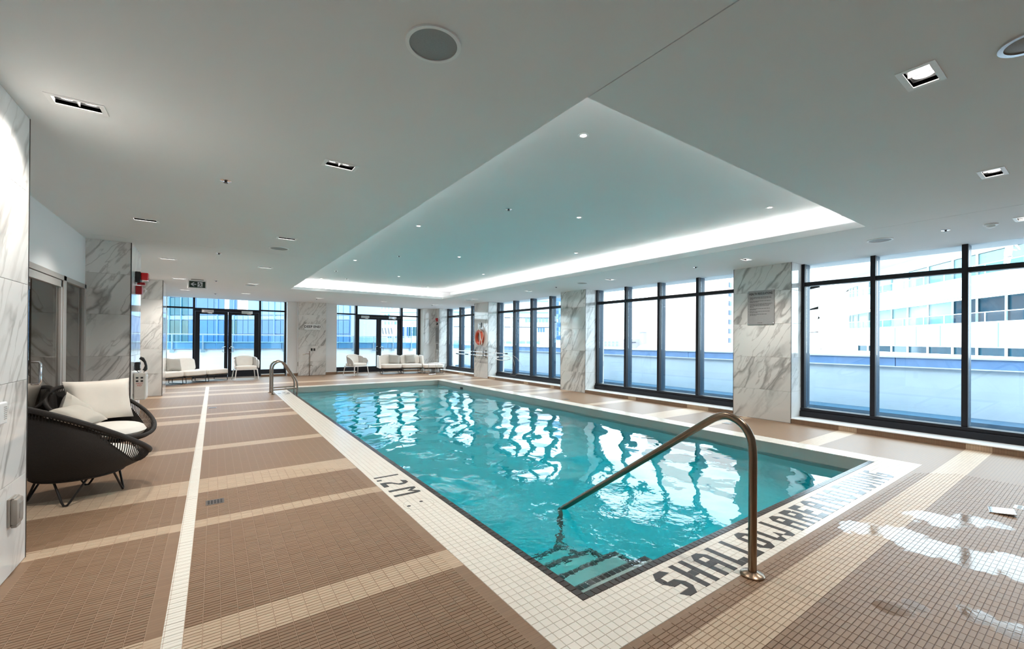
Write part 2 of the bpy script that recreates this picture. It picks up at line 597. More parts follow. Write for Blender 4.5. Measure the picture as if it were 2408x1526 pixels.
def cell_mesh(cells, px, py, gap, top, cham=0.0011, dep=0.004):
    v = []
    f = []
    for (x, y, tz) in cells:
        n = len(v)
        a, b, c, d = x+gap, x+px-gap, y+gap, y+py-gap
        e = cham
        t = top+tz
        v += [(a+e, c+e, t), (b-e, c+e, t), (b-e, d-e, t), (a+e, d-e, t), (a, c, t-dep), (b, c, t-dep), (b, d, t-dep), (a, d, t-dep)]
        f += [(n, n+1, n+2, n+3), (n+4, n+5, n+1, n), (n+5, n+6, n+2, n+1), (n+6, n+7, n+3, n+2), (n+7, n+4, n, n+3)]
    return v, f


def unit_tile(px, py, gap):
    v, f = cell_mesh([(-px/2, -py/2, 0)], px, py, gap, 0)
    return v, f


def visible(x, y, m=0):
    u, v, d = proj(x, y, 0)
    return -m < u < 2408+m and v < 1526+m


cells = []
i0, i1 = int((-1.4-TOX)/TPX)-1, int((6.5-TOX)/TPX)+1
j0, j1 = int((-0.4-TOY)/TPY)-1, int((5.2-TOY)/TPY)+1
for i in range(i0, i1):
    for j in range(j0, j1):
        x, y = TOX+i*TPX, TOY+j*TPY
        cx, cy = x+TPX/2, y+TPY/2
        if CX0-.04 < cx < CX1+.04 and CY0-.013 < cy:
            continue
        if -0.15-.04-.037 < cx < -0.15+.04+.037:
            continue
        if cx < -0.974+.04 and cy < 4.05 or cx < -1.4:
            continue
        dep = cx*fwd.x+cy*fwd.y
        if dep > 4.6 or not visible(cx, cy, 260):
            continue
        cells.append((dep, x, y, visible(cx, cy)))
cells.sort()
near = [c for c in cells if c[3]][:290]
ns = set((c[1], c[2]) for c in near)
rest = [(c[1], c[2], rng.uniform(-.0004, .0004)) for c in cells if (c[1], c[2]) not in ns]
v, f = cell_mesh(rest, TPX, TPY, .0011, 0.0)
tag(MB().add(v, f).build('floor_tile_field', MT['deck'], floor), kind='stuff')
v, f = unit_tile(TPX, TPY, .0011)
tile_me = bpy.data.meshes.new('floor_tile')
tile_me.from_pydata(v, [], f)
tile_me.materials.append(MT['deck'])
for c in near:
    link('floor_tile', tile_me, None, floor, (c[1]+TPX/2, c[2]+TPY/2, rng.uniform(-.0004, .0004)))
# tiles of the cream lane stripe
st = []
nst = 0
me = bpy.data.meshes.new('stripe_tile')
v, f = unit_tile(.080, .0505, .0008)
me.from_pydata(v, [], f)
me.materials.append(MT['deck'])
y = 1.9
while y < 15.0:
    if visible(-.15, y) and nst < 60:
        link('stripe_tile', me, None, floor, (-.150, y+.025, .0))
        nst += 1
    else:
        st.append((-.190, y, 0))
    y += .0505
v, f = cell_mesh(st, .080, .0505, .0008, 0)
tag(MB().add(v, f).build('stripe_tile_field', MT['deck'], floor), kind='stuff')

# ------------------------------------------------------------------ pool
pool = thing('swimming_pool', 'long turquoise indoor pool with cream tiled coping and lettered edge', 'pool', (0, 0, 0))
D = -1.38
mb = MB()
t = .14
mb.box(PX0-t, PX0, PY0-t, PY1+t, D, -.006)
mb.box(PX1, PX1+t, PY0-t, PY1+t, D, -.006)
mb.box(PX0, PX1, PY0-t, PY0, D, -.006)
mb.box(PX0, PX1, PY1, PY1+t, D, -.006)
mb.box(PX0-t, PX1+t, PY0-t, PY1+t, D-t, D)
mb.build('basin', MT['plaster'], pool)
mb = MB()
mb.box(CX0, PX0-.004, CY0, CY1, -.14, -.0045)
mb.box(PX1+.004, CX1, CY0, CY1, -.14, -.0045)
mb.box(PX0-.004, PX1+.004, CY0, PY0-.004, -.14, -.0045)
mb.box(PX0-.004, PX1+.004, PY1+.004, CY1, -.14, -.0045)
mb.build('coping_bed', MT['grout'], pool)
white = []
dark = []
for i in range(107):
    for j in range(249):
        x, y = CX0+i*CP, CY0+j*CP
        if 8 <= i < 101 and 8 <= j < 243:
            continue
        if i >= 101 or j >= 243 or i < 7 or j < 7:
            cls = white
        else:
            cls = dark
        u, vv, dd = proj(x+.025, y+.025, 0)
        cls.append((dd, x, y, visible(x+.025, y+.025)))
ta = bpy.data.meshes.new('coping_tile')
v, f = unit_tile(CP, CP, .0009)
ta.from_pydata(v, [], f)
ta.materials.append(MT['white_tile'])
tb = bpy.data.meshes.new('edge_tile')
# edge tiles wrap over the lip: a thicker body
v, f = cell_mesh([(-CP/2, -CP/2, 0)], CP, CP, .0012, 0, .002, .03)
tb.from_pydata(v, [], f)
tb.materials.append(MT['dark_tile'])
for lst, me, nm, mt in ((white, ta, 'coping_tile', 'white_tile'), (dark, tb, 'edge_tile', 'dark_tile')):
    lst.sort()
    nr = [c for c in lst if c[3]][:290 if nm == 'coping_tile' else 200]
    s_ = set((c[1], c[2]) for c in nr)
    for c in nr:
        link(nm, me, None, pool, (c[1]+CP/2, c[2]+CP/2, rng.uniform(-.0003, .0003)))
    v, f = cell_mesh([(c[1], c[2], 0) for c in lst if (c[1], c[2]) not in s_], CP, CP, .0009, 0)
    tag(MB().add(v, f).build(nm+'_field', MT[mt], pool), kind='stuff')
# dark vertical lip below the edge tiles
mb = MB()
mb.box(PX0-.001, PX0+.004, PY0, PY1, -.052, -.002)
mb.box(PX0, PX1, PY0-.001, PY0+.004, -.052, -.002)
mb.build('tile_lip', MT['dark_tile'], pool)

# inlaid letters, polygons in units of one coping row
def rect(a, b, c, d):
    return [[(a, max(c, r)), (b, max(c, r)), (b, min(d, r+1)), (a, min(d, r+1))] for r in range(int(c), int(math.ceil(d)))]


OT = [[(0, 4), (3, 4), (2.1, 5), (.9, 5)]]
OB = [[(0, 1), (3, 1), (2.1, 0), (.9, 0)]]
GL = {
    'H': rect(0, .95, 0, 5)+rect(2.05, 3, 0, 5)+[[(.98, 2), (2.02, 2), (2.02, 3), (.98, 3)]],
    'A': rect(0, .95, 0, 4)+rect(2.05, 3, 0, 4)+OT+[[(.98, 2), (2.02, 2), (2.02, 3), (.98, 3)]],
    'S': [[(0, 4), (1.2, 4), (3, 4.1), (2.3, 5), (.9, 5)], [(0, 3), (1, 3), (1, 4), (0, 4)], [(0, 3), (.8, 2), (3, 2), (2.2, 3)], [(2, 1), (3, 1), (3, 2), (2, 2)],
          [(3, 1), (1.9, 1), (0, .9), (.7, 0), (2.1, 0)]],
    'L': rect(0, .95, 1, 5)+[[(0, 0), (1.3, 0), (1.3, 1), (0, 1)], [(1.33, 0), (2.6, 0), (2.6, 1), (1.33, 1)]],
    'O': rect(0, .95, 1, 4)+rect(2.05, 3, 1, 4)+OT+OB,
    'W': rect(0, .95, 1, 5)+rect(4.05, 5, 1, 5)+[[(1.9, 1), (3.1, 1), (2.5, 2.3)], [(0, 1), (2.2, 1), (1.6, 0), (.6, 0)], [(2.8, 1), (5, 1), (4.4, 0), (3.4, 0)]],
    'R': rect(0, .95, 0, 4)+[[(0, 4), (2.6, 4), (3, 4.3), (2.3, 5), (0, 5)], [(2.05, 3), (3, 3), (3, 4), (2.05, 4)], [(.98, 2), (2.3, 2), (3, 2.7), (3, 2.98), (.98, 2.98)],
                             [(1.7, 2), (2.4, 2), (3, 1), (2.05, 1)], [(2.05, 0), (3, 0), (3, 1), (2.05, 1)]],
    'E': rect(0, .95, 0, 5)+[[(.98, 4), (2.7, 4), (2.7, 5), (.98, 5)], [(.98, 2), (2.3, 2), (2.3, 3), (.98, 3)], [(.98, 0), (2.7, 0), (2.7, 1), (.98, 1)]],
    'N': rect(0, .95, 0, 5)+rect(3.05, 4, 0, 5)+[[(.98, 3.9), (1.7, 3.9), (2.3, 3), (1.3, 3)], [(1.4, 3), (2.3, 3), (2.8, 2), (1.8, 2)], [(1.9, 2), (2.8, 2), (3.02, 1.3), (3.02, 1), (2.5, 1)]],
    'D': rect(0, .95, 0, 5)+[[(.98, 4), (3, 4), (2.2, 5), (.98, 5)], [(.98, 1), (3, 1), (2.2, 0), (.98, 0)]]+rect(2.05, 3, 1, 4),
    'I': rect(0, .95, 0, 5),
    'V': rect(0, .95, 1, 5)+rect(2.05, 3, 1, 5)+[[(0, 1), (3, 1), (2, 0), (1, 0)]],
    'G': [[(0, 4), (1.6, 4), (3, 4.4), (2.4, 5), (.9, 5)]]+rect(0, .95, 1, 4)+OB+rect(2.05, 3, 1, 2)+[[(1.5, 2), (3, 2), (3, 2.9), (1.5, 2.9)]],
    '1': rect(0, .75, 0, 5),
    '.': rect(0, .8, 0, .95),
    '2': [[(0, 0), (1.3, 0), (1.3, 1), (0, 1)], [(1.33, 0), (3, 0), (3, 1), (1.33, 1)], [(0, 1), (1, 1), (1.5, 2), (.4, 2)], [(.4, 2), (1.5, 2), (3, 3), (1.9, 3)], [(2, 3), (3, 3), (3, 4), (2, 4)],
          [(0, 4), (3, 4), (2.2, 5), (.8, 5)]],
    'M': rect(0, .95, 0, 4)+rect(3.05, 4, 0, 4)+[[(0, 4), (1.9, 4), (1.1, 5), (.3, 5)], [(2.1, 4), (4, 4), (3.7, 5), (2.9, 5)], [(1.05, 4), (2.95, 4), (2, 3)]],
}
LU = .0485


def letter(ch, fn, lab):
    mb = MB()
    for pl in GL[ch]:
        cx = sum(p[0] for p in pl)/len(pl)
        cy = sum(p[1] for p in pl)/len(pl)
        q = [(cx+(p[0]-cx)*.972, cy+(p[1]-cy)*.972) for p in pl]
        mb.prism([fn(*p) for p in q], -.003, .0009)
    return mb.build('inlaid_letter', MT['dark_tile'], pool)


for ch, x in zip('SHALLOWAREANODIVING', (2.122, 2.314, 2.518, 2.712, 2.887, 3.058, 3.262, 3.591, 3.792, 3.974, 4.172, 4.408, 4.662, 4.892, 5.096, 5.185, 5.386, 5.494, 5.742)):
    wd = .0475
    letter(ch, lambda u, v, x=x: (x+u*LU, CY0+CP+v*CP), 'dark letter')
for ch, y in zip('12M', (4.312, 4.115, 3.872)):
    letter(ch, lambda u, v, y=y: (1.3235+v*.0502, y-u*.0465), 'dark letter')
letter('.', lambda u, v: (1.3235+v*.0502, 4.217-u*.045), '')
for (a, b, c, d) in ((1.34, 1.40, 12.28, 12.35), (1.45, 1.52, 12.33, 12.41), (1.53, 1.60, 12.22, 12.36), (1.47, 1.58, 12.05, 12.10)):
    MB().box(a, b, c, d, -.003, .0009).build('inlaid_mark', MT['dark_tile'], pool)
# rail anchor sockets and their round cover in the coping
mb = MB()
mb.lathe([(.016, -.003), (.016, .0006)], 12, (1.477, 3.466, 0))
mb.lathe([(.016, -.003), (.016, .0006)], 12, (1.352, 3.426, 0))
mb.build('anchor_socket', MT['black'], pool)
MB().ring(.125, .129, -.003, .0006, 40, (1.44, 3.43)).build('anchor_cover_ring', MT['grout'], pool)
# corner steps below the near edge
for k in range(4):
    z = -.205-.20*k
    y1 = PY0+.29*(k+1)
    sx = 2.60
    s_ = MB().box(PX0, sx, PY0, y1, D, z).build('step', MT['plaster'], pool)
    mb = MB()
    nx = int((sx-PX0)/.0505)
    v, f = cell_mesh([(PX0+i*.0505, y1-.052, 0) for i in range(nx)]+[(sx-.052, PY0+j*.0505, 0) for j in range(int((y1-PY0)/.0505)-1)], .0505, .0505, .001, z+.002)
    mb.add(v, f)
    mb.box(PX0, sx+.003, y1, y1+.004, z-.05, z+.001)
    mb.box(sx, sx+.004, PY0, y1, z-.05, z+.001)
    mb.build('nosing', MT['dark_tile'], s_)
mb = MB()
mb.box(PX1-.003, PX1+.002, PY0, PY1, -.34, -.0062)
mb.box(PX0, PX1-.003, PY1-.003, PY1+.002, -.34, -.0062)
mb.build('waterline_band', MT['band_tile'], pool)
# skimmer mouth
MB().box(PX1-.006, PX1+.05, 11.78, 11.96, -.175, -.085).build('skimmer_mouth', MT['black'], pool)

# water body with real waves
NX, NY = 150, 360
rs = np.random.RandomState(5)
X = np.linspace(PX0-.03, PX1+.03, NX)
Y = np.linspace(PY0-.03, PY1+.03, NY)
GX, GY = np.meshgrid(X, Y, indexing='ij')
Z = np.zeros_like(GX)
for lam, amp, cnt in ((1.6, .0030, 7), (.85, .0021, 10), (.48, .00085, 12), (.28, .00022, 12)):
    for _ in range(cnt):
        th = rs.uniform(0, 2*math.pi)
        L = lam*rs.uniform(.75, 1.3)
        Z += amp*rs.uniform(.5, 1.0)*np.sin(2*math.pi/L*(GX*math.cos(th)+GY*math.sin(th))+rs.uniform(0, 6.28))
for (rx, ry, s0, am) in ((2.35, 4.15, .10, .002), (2.62, 5.2, .13, .0025), (2.9, 6.6, .16, .0025), (3.3, 4.4, .12, .002), (2.05, 3.5, .10, .002), (3.6, 7.9, .2, .003), (2.5, 2.9, .16, .004)):
    rr = np.hypot(GX-rx, GY-ry)
    Z += am*np.cos(2*math.pi*rr/s0/1.3)*np.exp(-(rr/(s0*1.7))**2)
Z = Z-.15
vt = np.stack([GX, GY, Z], -1).reshape(-1, 3).tolist()
idx = np.arange(NX*NY).reshape(NX, NY)
fq = np.stack([idx[:-1, :-1], idx[1:, :-1], idx[1:, 1:], idx[:-1, 1:]], -1).reshape(-1, 4).tolist()
edge = list(idx[:, 0])+list(idx[-1, 1:])+list(idx[-2::-1, -1])+list(idx[0, -2:0:-1])
nb = len(vt)
for e in edge:
    vt.append([vt[e][0], vt[e][1], D-.03])
ne = len(edge)
for k in range(ne):
    fq.append([int(edge[k]), nb+k, nb+(k+1) % ne, int(edge[(k+1) % ne])])
fq.append([nb+k for k in range(ne)][::-1])
me = bpy.data.meshes.new('pool_water')
me.from_pydata(vt, [], fq)
sm = [True]*((NX-1)*(NY-1))+[False]*(len(fq)-(NX-1)*(NY-1))
me.polygons.foreach_set('use_smooth', sm)
me.update()
wt = link('pool_water', me, MT['water'])
tag(wt, 'rippling turquoise water filling the long indoor pool', 'water', kind='stuff')

# ------------------------------------------------------------------ ceiling
RL = [(-.68, 3.57), (.815, 3.58), (-.68, 6.6), (.815, 6.63), (-.68, 9.59), (.81, 9.6), (-.69, 12.64), (.80, 12.64), (-.70, 15.5), (.79, 15.55),
      (3.0, .596), (5.17, .596), (7.34, .61), (7.32, 3.61), (7.30, 6.61), (7.24, 9.55), (7.21, 12.55), (7.18, 15.6), (2.93, 15.65), (5.12, 15.55)]
HX, HY = .104, .052
holes = [(x-HX, x+HX, y-HY, y+HY) for x, y in RL]
OX0, OX1, OY0, OY1 = 1.735, 6.375, 1.745, 13.33
ceiling = struct('ceiling')
g = .0035
T = .025
for (a, b, c, d) in ((-1.9, OX0-g, -2.6, 7.95-g), (-1.9, OX0-g, 7.95+g, 18.4), (OX0+g, 6.58-g, -2.6, OY0), (6.58+g, 9.2, -2.6, OY0), (OX1, 9.2, OY0, 18.4), (OX0-g, OX1, OY1, 18.4)):
    slab_holes(MB(), a, b, c, d, H, H+T, holes).build('ceiling_panel', MT['ceil'], ceiling)
mb = MB()
mb.box(OX0-.03, OX0+.03, -2.6, OY0-.02, H+T, H+T+.004)
mb.box(6.55, 6.61, -2.6, OY0-.02, H+T, H+T+.004)
mb.box(-1.5, OX0-.02, 7.92, 7.98, H+T, H+T+.004)
mb.build('joint_backing', MT['gap'], ceiling)
LIP = .083
mb = MB()
mb.box(OX0-.024, OX0-.004, OY0-.024, OY1+.024, H+T, H+LIP)
mb.box(OX1-.003, OX1+.02, OY0-.02, OY1+.02, H+.001, H+LIP)
mb.box(OX0-.024, OX1+.02, OY0-.024, OY0-.004, H+T, H+LIP)
mb.box(OX0-.02, OX1+.02, OY1-.003, OY1+.02, H+.001, H+LIP)
mb.build('cove_lip', MT['ceil'], ceiling)
CZ = 3.10
KX0, KX1, KY0, KY1 = 1.36, 6.93, 1.36, 13.80
RD = [(2.49, 2.55), (2.49, 6.02), (2.475, 9.46), (2.455, 12.9), (4.105, 4.28), (4.1, 7.77), (4.07, 11.17), (5.73, 2.54), (5.735, 6.05), (5.69, 9.45), (5.65, 12.85)]
mb = MB()
slab_holes(mb, KX0-.1, KX1+.1, KY0-.1, KY1+.1, CZ, CZ+.02, [(x-.027, x+.027, y-.027, y+.027) for x, y in RD])
mb.build('coffer_ceiling', MT['ceil'], ceiling)
mb = MB()
mb.box(KX0-.1, KX0, KY0-.1, KY1+.1, H+T, CZ)
mb.box(KX1, KX1+.1, KY0-.1, KY1+.1, H+T, CZ)
mb.box(KX0, KX1, KY0-.1, KY0, H+T, CZ)
mb.box(KX0, KX1, KY1, KY1+.1, H+T, CZ)
mb.build('cove_wall', MT['ceil'], ceiling)
# roof that closes the void above the ceiling panels
MB().box(-3.5, 9.2, -2.7, 18.5, 3.3, 3.4).build('roof_deck', MT['gap'], ceiling)
cv = thing('cove_light', 'continuous white glow strip hidden in the ceiling cove over the pool', 'light')
for (a, b, c, d) in ((OX1+.05, OX1+.065, OY0, OY1), (OX0-.065, OX0-.05, OY0, OY1), (OX0, OX1+.06, OY1+.05, OY1+.065), (OX0, OX1, OY0-.065, OY0-.05)):
    MB().box(a, b, c, d, H+.085, H+.092).build('led_strip', MT['cove'] if b > OX1 and d > OY1-.1 else MT['cove_dim'], cv)

# ------------------------------------------------------------------ marble cladding helper


def clad(parent, x0, x1, mat, z=JOINTS, mirror=False, wmax=1.3):
    """marble slabs on a local plane: x along the wall, z up, front at y=0 (facing -y)"""
    n = max(1, round((x1-x0)/wmax))
    for k in range(n):
        a = x0+(x1-x0)*k/n
        b = x0+(x1-x0)*(k+1)/n
        for za, zb in zip(z[:-1], z[1:]):
            mb = MB().bbox(-(b-a)/2+.0012, (b-a)/2-.0012, -.012, .010, -(zb-za)/2+.0012, (zb-za)/2-.0012, .0015)
            mb.build('marble_slab', MT[mat], parent, loc=((a+b)/2, 0, (za+zb)/2))


def column(name, x0, x1, y0, y1, faces, mats):
    """marble clad column; the core is hidden behind its slabs. faces: string of W(-x) E(+x) S(-y) N(+y)"""
    root = struct(name)
    ins = .010
    MB().box(x0+ins, x1-ins, y0+ins, y1-ins, 0, H+.02).build('core', MT['grout'], root)
    for fc, mt in zip(faces, mats):
        if fc == 'S':
            p = dict(loc=((x0+x1)/2, y0+.012, 0), rot=(0, 0, 0))
            wd = x1-x0
        elif fc == 'N':
            p = dict(loc=((x0+x1)/2, y1-.012, 0), rot=(0, 0, math.pi))
            wd = x1-x0
        elif fc == 'W':
            p = dict(loc=(x0+.012, (y0+y1)/2, 0), rot=(0, 0, -math.pi/2))
            wd = y1-y0
        else:
            p = dict(loc=(x1-.012, (y0+y1)/2, 0), rot=(0, 0, math.pi/2))
            wd = y1-y0
        e = bpy.data.objects.new('cladding', None)
        COL.objects.link(e)
        e.parent = root
        e.location = p['loc']
        e.rotation_euler = p['rot']
        clad(e, -wd/2, wd/2, mt)
    return root


WX = 8.182
for i, (a, b) in enumerate(((-1.75, -.745), (3.264, 4.265), (8.251, 9.249), (13.223, 14.23))):
    c = column('marble_column', WX, 8.9, a, b, 'WS', ('marble', 'marble_soft'))
    MB().box(WX-.003, WX+.004, a-.003, a+.004, 0, H).build('corner_trim', MT['edge'], c)
    MB().box(WX-.003, WX+.004, b-.004, b+.003, 0, H).build('corner_trim', MT['edge'], c)
c = column('marble_column', WX, 8.9, 17.354, 18.6, 'WS', ('marble_soft', 'marble_soft'))
MB().box(WX-.003, WX+.004, 17.351, 17.358, 0, H).build('corner_trim', MT['edge'], c)
c = column('marble_column', 2.603, 3.573, 17.77, 18.4, 'SEW', ('marble', 'marble_soft', 'marble_soft'))
c = column('marble_column', 7.63, WX, 17.77, 18.6, 'S', ('marble_soft',))
c = column('marble_column', -1.8, -1.005, 8.316, 9.30, 'SE', ('marble', 'marble_lit'))
MB().box(-1.012, -1.001, 8.312, 8.322, 0, H).build('corner_trim', MT['edge'], c)
c = column('marble_column', -1.8, -1.025, 13.27, 14.15, 'SE', ('marble_soft', 'marble_lit'))
MB().box(-1.032, -1.021, 13.266, 13.276, 0, H).build('corner_trim', MT['edge'], c)
# near left wall, clad in the marble lightened as lit, up to its corner
wl = struct('wall_left')
MB().box(-1.9, -.984, -2.6, 3.98, 0, H+.02).build('core', MT['grout'], wl)
e = bpy.data.objects.new('cladding', None)
COL.objects.link(e)
e.parent = wl
e.location = (-.974-.012, .69, 0)
e.rotation_euler = (0, 0, math.pi/2)
clad(e, -3.29, 3.30, 'marble_lit', wmax=1.2)
MB().box(-.982, -.972, 3.982, 3.992, 0, H).build('corner_trim', MT['edge'], wl)
MB().box(-1.9, -.974, 3.98, 3.99, 0, H).build('end_panel', MT['paint'], wl)

# ------------------------------------------------------------------ other walls
wr = struct('wall_far')
mb = MB()
mb.box(2.24, 2.603, 17.90, 18.5, .0, H+.02)
mb.box(3.573, 3.995, 17.90, 18.5, .0, H+.02)
mb.box(-1.9, -1.49, 9.30, 14.15, 0, H+.02)
mb.box(-1.95, -1.75, 14.15, 18.5, 0, H+.02)
mb.build('painted_wall', MT['paint'], wr)
MB().box(2.24, 2.603, 17.885, 17.90, 0, .09).build('tile_base', MT['curb'], wr)
MB().box(3.573, 3.995, 17.885, 17.90, 0, .09).build('tile_base', MT['curb'], wr)
MB().box(-1.62, -1.31, 18.0, 18.5, 0, H+.02).build('corner_pier', MT['paint'], wr)
MB().box(2.572, 2.603, 17.80, 17.90, .12, H).build('corner_bead', MT['paint'], wr)
MB().box(2.576, 2.599, 17.79, 17.80, .36, .52).build('junction_box', MT['grey_plastic'], wr)
wb = struct('wall_back')
MB().box(-1.9, 9.2, -2.8, -2.6, 0, H+.02).build('painted_wall', MT['paint'], wb)
MB().box(WX, 9.0, -2.7, -1.75, 0, H+.02).build('painted_wall', MT['paint'], wb)

# left partition with glazed door, and the corridor behind it
pt = struct('wall_partition')
PXX = -1.49
MB().box(PXX-.12, PXX, 3.99, 8.316, 2.135, H+.02).build('bulkhead', MT['paint'], pt)
MB().box(PXX-.12, PXX, 3.99, 5.95, 0, 2.135).build('painted_wall', MT['paint'], pt)
w5 = struct('window_5')
FX0, FX1 = PXX-.05, PXX+.015
for (a, b) in ((5.95, 6.03), (7.225, 7.345), (8.225, 8.316)):
    MB().bbox(FX0, FX1, a, b, 0, 2.135, .004).build('frame_post', MT['alu_grey'], w5)
MB().bbox(FX0, FX1, 5.95, 8.316, 2.075, 2.135, .004).build('frame_head', MT['alu_grey'], w5)
MB().bbox(FX0, FX1, 7.345, 8.225, .0, .26, .004).build('kick_panel', MT['taupe'], w5)
MB().bbox(FX0, FX1+.01, 7.345, 8.225, .26, .31, .004).build('frame_rail', MT['alu_grey'], w5)
MB().box(PXX-.025, PXX-.015, 7.345, 8.225, .31, 2.075).build('pane', MT['glass_in'], w5)
MB().box(PXX, PXX+.012, 3.99, 5.95, 0, .24).build('kick_panel', MT['taupe'], w5)
MB().box(PXX, PXX+.018, 3.99, 5.95, .24, .27).build('frame_rail', MT['alu_grey'], w5)
d3 = struct('door_1', (PXX-.02, 6.6, 0))
for (a, b) in ((-.565, -.51), (.57, .62)):
    MB().bbox(-.02, .025, a, b, .01, 2.07, .003).build('stile', MT['alu_grey'], d3)
MB().bbox(-.02, .025, -.565, .62, 1.99, 2.07, .003).build('top_rail', MT['alu_grey'], d3)
MB().bbox(-.02, .025, -.565, .62, .01, .27, .003).build('bottom_rail', MT['alu_grey'], d3)
MB().box(-.004, .004, -.51, .57, .27, 1.99).build('pane', MT['glass_in'], d3)
MB().tube([(.02, -.40, .93), (.075, -.40, .93), (.085, -.40, .95), (.085, -.40, 1.13), (.075, -.40, 1.15), (.02, -.40, 1.15)], .011, 10).build('pull_handle', MT['chrome'], d3, True)
cor = struct('wall_corridor')
mb = MB()
mb.box(-3.5, -3.4, 3.5, 9.2, 0, 2.7)
mb.box(-3.5, PXX-.12, 8.9, 9.0, 0, 2.7)
mb.box(-3.5, -1.9, 3.4, 3.5, 0, 2.7)
mb.box(-3.5, -1.9, 3.4, 9.0, 2.6, 2.7)
mb.build('painted_wall', MT['corridor'], cor)

# ------------------------------------------------------------------ windows of the long right-hand side
GXF, GXB, GXP = 8.58, 8.72, 8.665
SZ = .088


def long_window(num, y_hi, y_lo, mull):
    root = struct('window_%d' % num)
    mb = MB().bbox(GXF-.05, GXB, y_lo, y_hi, SZ, .185, .004)
    mb.build('bottom_rail', MT['frame'], root)
    MB().bbox(GXF-.02, GXB, y_lo, y_hi, .187, .238, .003).build('sill_rail', MT['frame'], root)
    ys = [y_hi]+list(mull)+[y_lo]
    W = .05
    for nm, a, b in [('jamb', y_hi-W, y_hi)]+[('mullion', m-.032, m+.032) for m in mull]+[('jamb', y_lo, y_lo+W)]:
        o = MB().bbox(GXF, GXP-.002, a, b, .238, H, .003).build(nm, MT['frame'], root)
        MB().bbox(GXP-.001, GXB+.10, a+.002, b-.002, .238, H, .003).build('outer_cap', MT['frame_out'], o)
    ed = [y_hi-W]+[q for m in mull for q in (m+.032, m-.032)]+[y_lo+W]
    for a, b in zip(ed[0::2], ed[1::2]):
        MB().bbox(GXF+.02, GXB, b, a, 2.395, 2.465, .003).build('transom', MT['frame'], root)
        MB().box(GXP, GXP+.02, b, a, .238, 2.395).build('pane', MT['glass'], root)
        MB().box(GXP, GXP+.02, b, a, 2.465, H).build('pane', MT['glass'], root)
    c = struct('baseboard_right')
    MB().box(WX, WX+.06, y_lo, y_hi, 0, SZ-.012).build('curb_face', MT['curb'], c)
    MB().bbox(WX-.006, GXB, y_lo, y_hi, SZ-.014, SZ, .003).build('stone_sill', MT['sill'], c)
    MB().box(WX+.06, GXB+.3, y_lo, y_hi, -.2, SZ-.014).build('curb_core', MT['grout'], c)
    return root


long_window(1, 3.264, -.745, (2.26, 1.245, .25))
long_window(2, 8.251, 4.265, (7.24, 6.25, 5.265))
long_window(3, 13.223, 9.249, (12.19, 11.19, 10.22))
long_window(4, 17.354, 14.23, (16.2, 15.18))

# far end: two door sets with side lights
YF, YB, YP = 18.19, 18.33, 18.27


def end_set(num, jx, m1, dl, mid, dr, m2, ex, dn):
    """jx..m1 side light, m1..m2 door opening, m2..ex side light"""
    root = struct('window_%d' % num)
    for (a, b) in jx, m1, m2, ex:
        MB().bbox(a, b, YF, YB+.05, 0, H, .003).build('mullion', MT['frame'], root)
    for (a, b) in ((jx[1], m1[0]), (m2[1], ex[0])):
        MB().bbox(a, b, YF, YB, SZ, .25, .003).build('bottom_rail', MT['frame'], root)
        MB().bbox(a, b, YF+.02, YB, 2.405, 2.46, .003).build('transom', MT['frame'], root)
        MB().box(a, b, YP, YP+.02, .25, 2.405).build('pane', MT['glass'], root)
        MB().box(a, b, YP, YP+.02, 2.46, H).build('pane', MT['glass'], root)
        MB().box(a, b, 17.97, YB, 0, SZ-.014).build('curb_core', MT['curb'], root)
        MB().bbox(a, b, 17.96, YB, SZ-.014, SZ, .003).build('stone_sill', MT['sill'], root)
    MB().bbox(m1[1], m2[0], YF, YB, 2.33, 2.44, .003).build('door_head', MT['frame'], root)
    MB().box(m1[1], m2[0], YP, YP+.02, 2.44, H).build('pane', MT['glass'], root)
    for sgn, a, b in ((1, m1[1], mid), (-1, mid, m2[0])):
        ga, gb = (dl[0], dl[1]) if sgn == 1 else (dr[0], dr[1])
        d = struct('door_%d' % dn, ((a+b)/2, YF+.03, 0))
        dn += 1
        cx = (a+b)/2
        MB().bbox(a-cx+.004, ga-cx, 0, .05, .02, 2.325, .003).build('stile', MT['frame'], d)
        MB().bbox(gb-cx, b-cx-.004, 0, .05, .02, 2.325, .003).build('stile', MT['frame'], d)
        MB().bbox(ga-cx, gb-cx, 0, .05, 2.235, 2.325, .003).build('top_rail', MT['frame'], d)
        MB().bbox(ga-cx, gb-cx, 0, .05, .02, .25, .003).build('bottom_rail', MT['frame'], d)
        MB().box(ga-cx, gb-cx, .02, .03, .25, 2.235).build('pane', MT['glass'], d)
        hx = (gb-cx+.03) if sgn == 1 else (ga-cx-.03)
        so = -.09*sgn
        MB().tube([(hx, 0, .9), (hx, -.05, .9), (hx+so, -.075, .92), (hx+so, -.075, 1.07), (hx, -.05, 1.1), (hx, 0, 1.1)], .011, 8).build('pull_handle', MT['chrome'], d, True)
        k0 = ga-cx+.05 if sgn == 1 else gb-cx-.40
        MB().bbox(k0, k0+.34, -.06, 0, 2.285, 2.385, .006).build('door_closer', MT['chrome'], d)
        MB().tube([(k0+.17, -.04, 2.285), (k0+.30, -.03, 2.27)], .012, 6).build('closer_arm', MT['chrome'], d)
        if sgn == -1:
            MB().lathe([(.018, 0), (.018, .02), (.010, .025)], 12).xf(Matrix.Rotation(math.pi/2, 4, 'X')).build('lock_cylinder', MT['chrome'], d, True, loc=(a-cx+.06, 0, 1.05))
    MB().box(m1[1], m2[0], YF-.02, YB+.1, 0, .02).build('threshold', MT['chrome'], root)
    return root


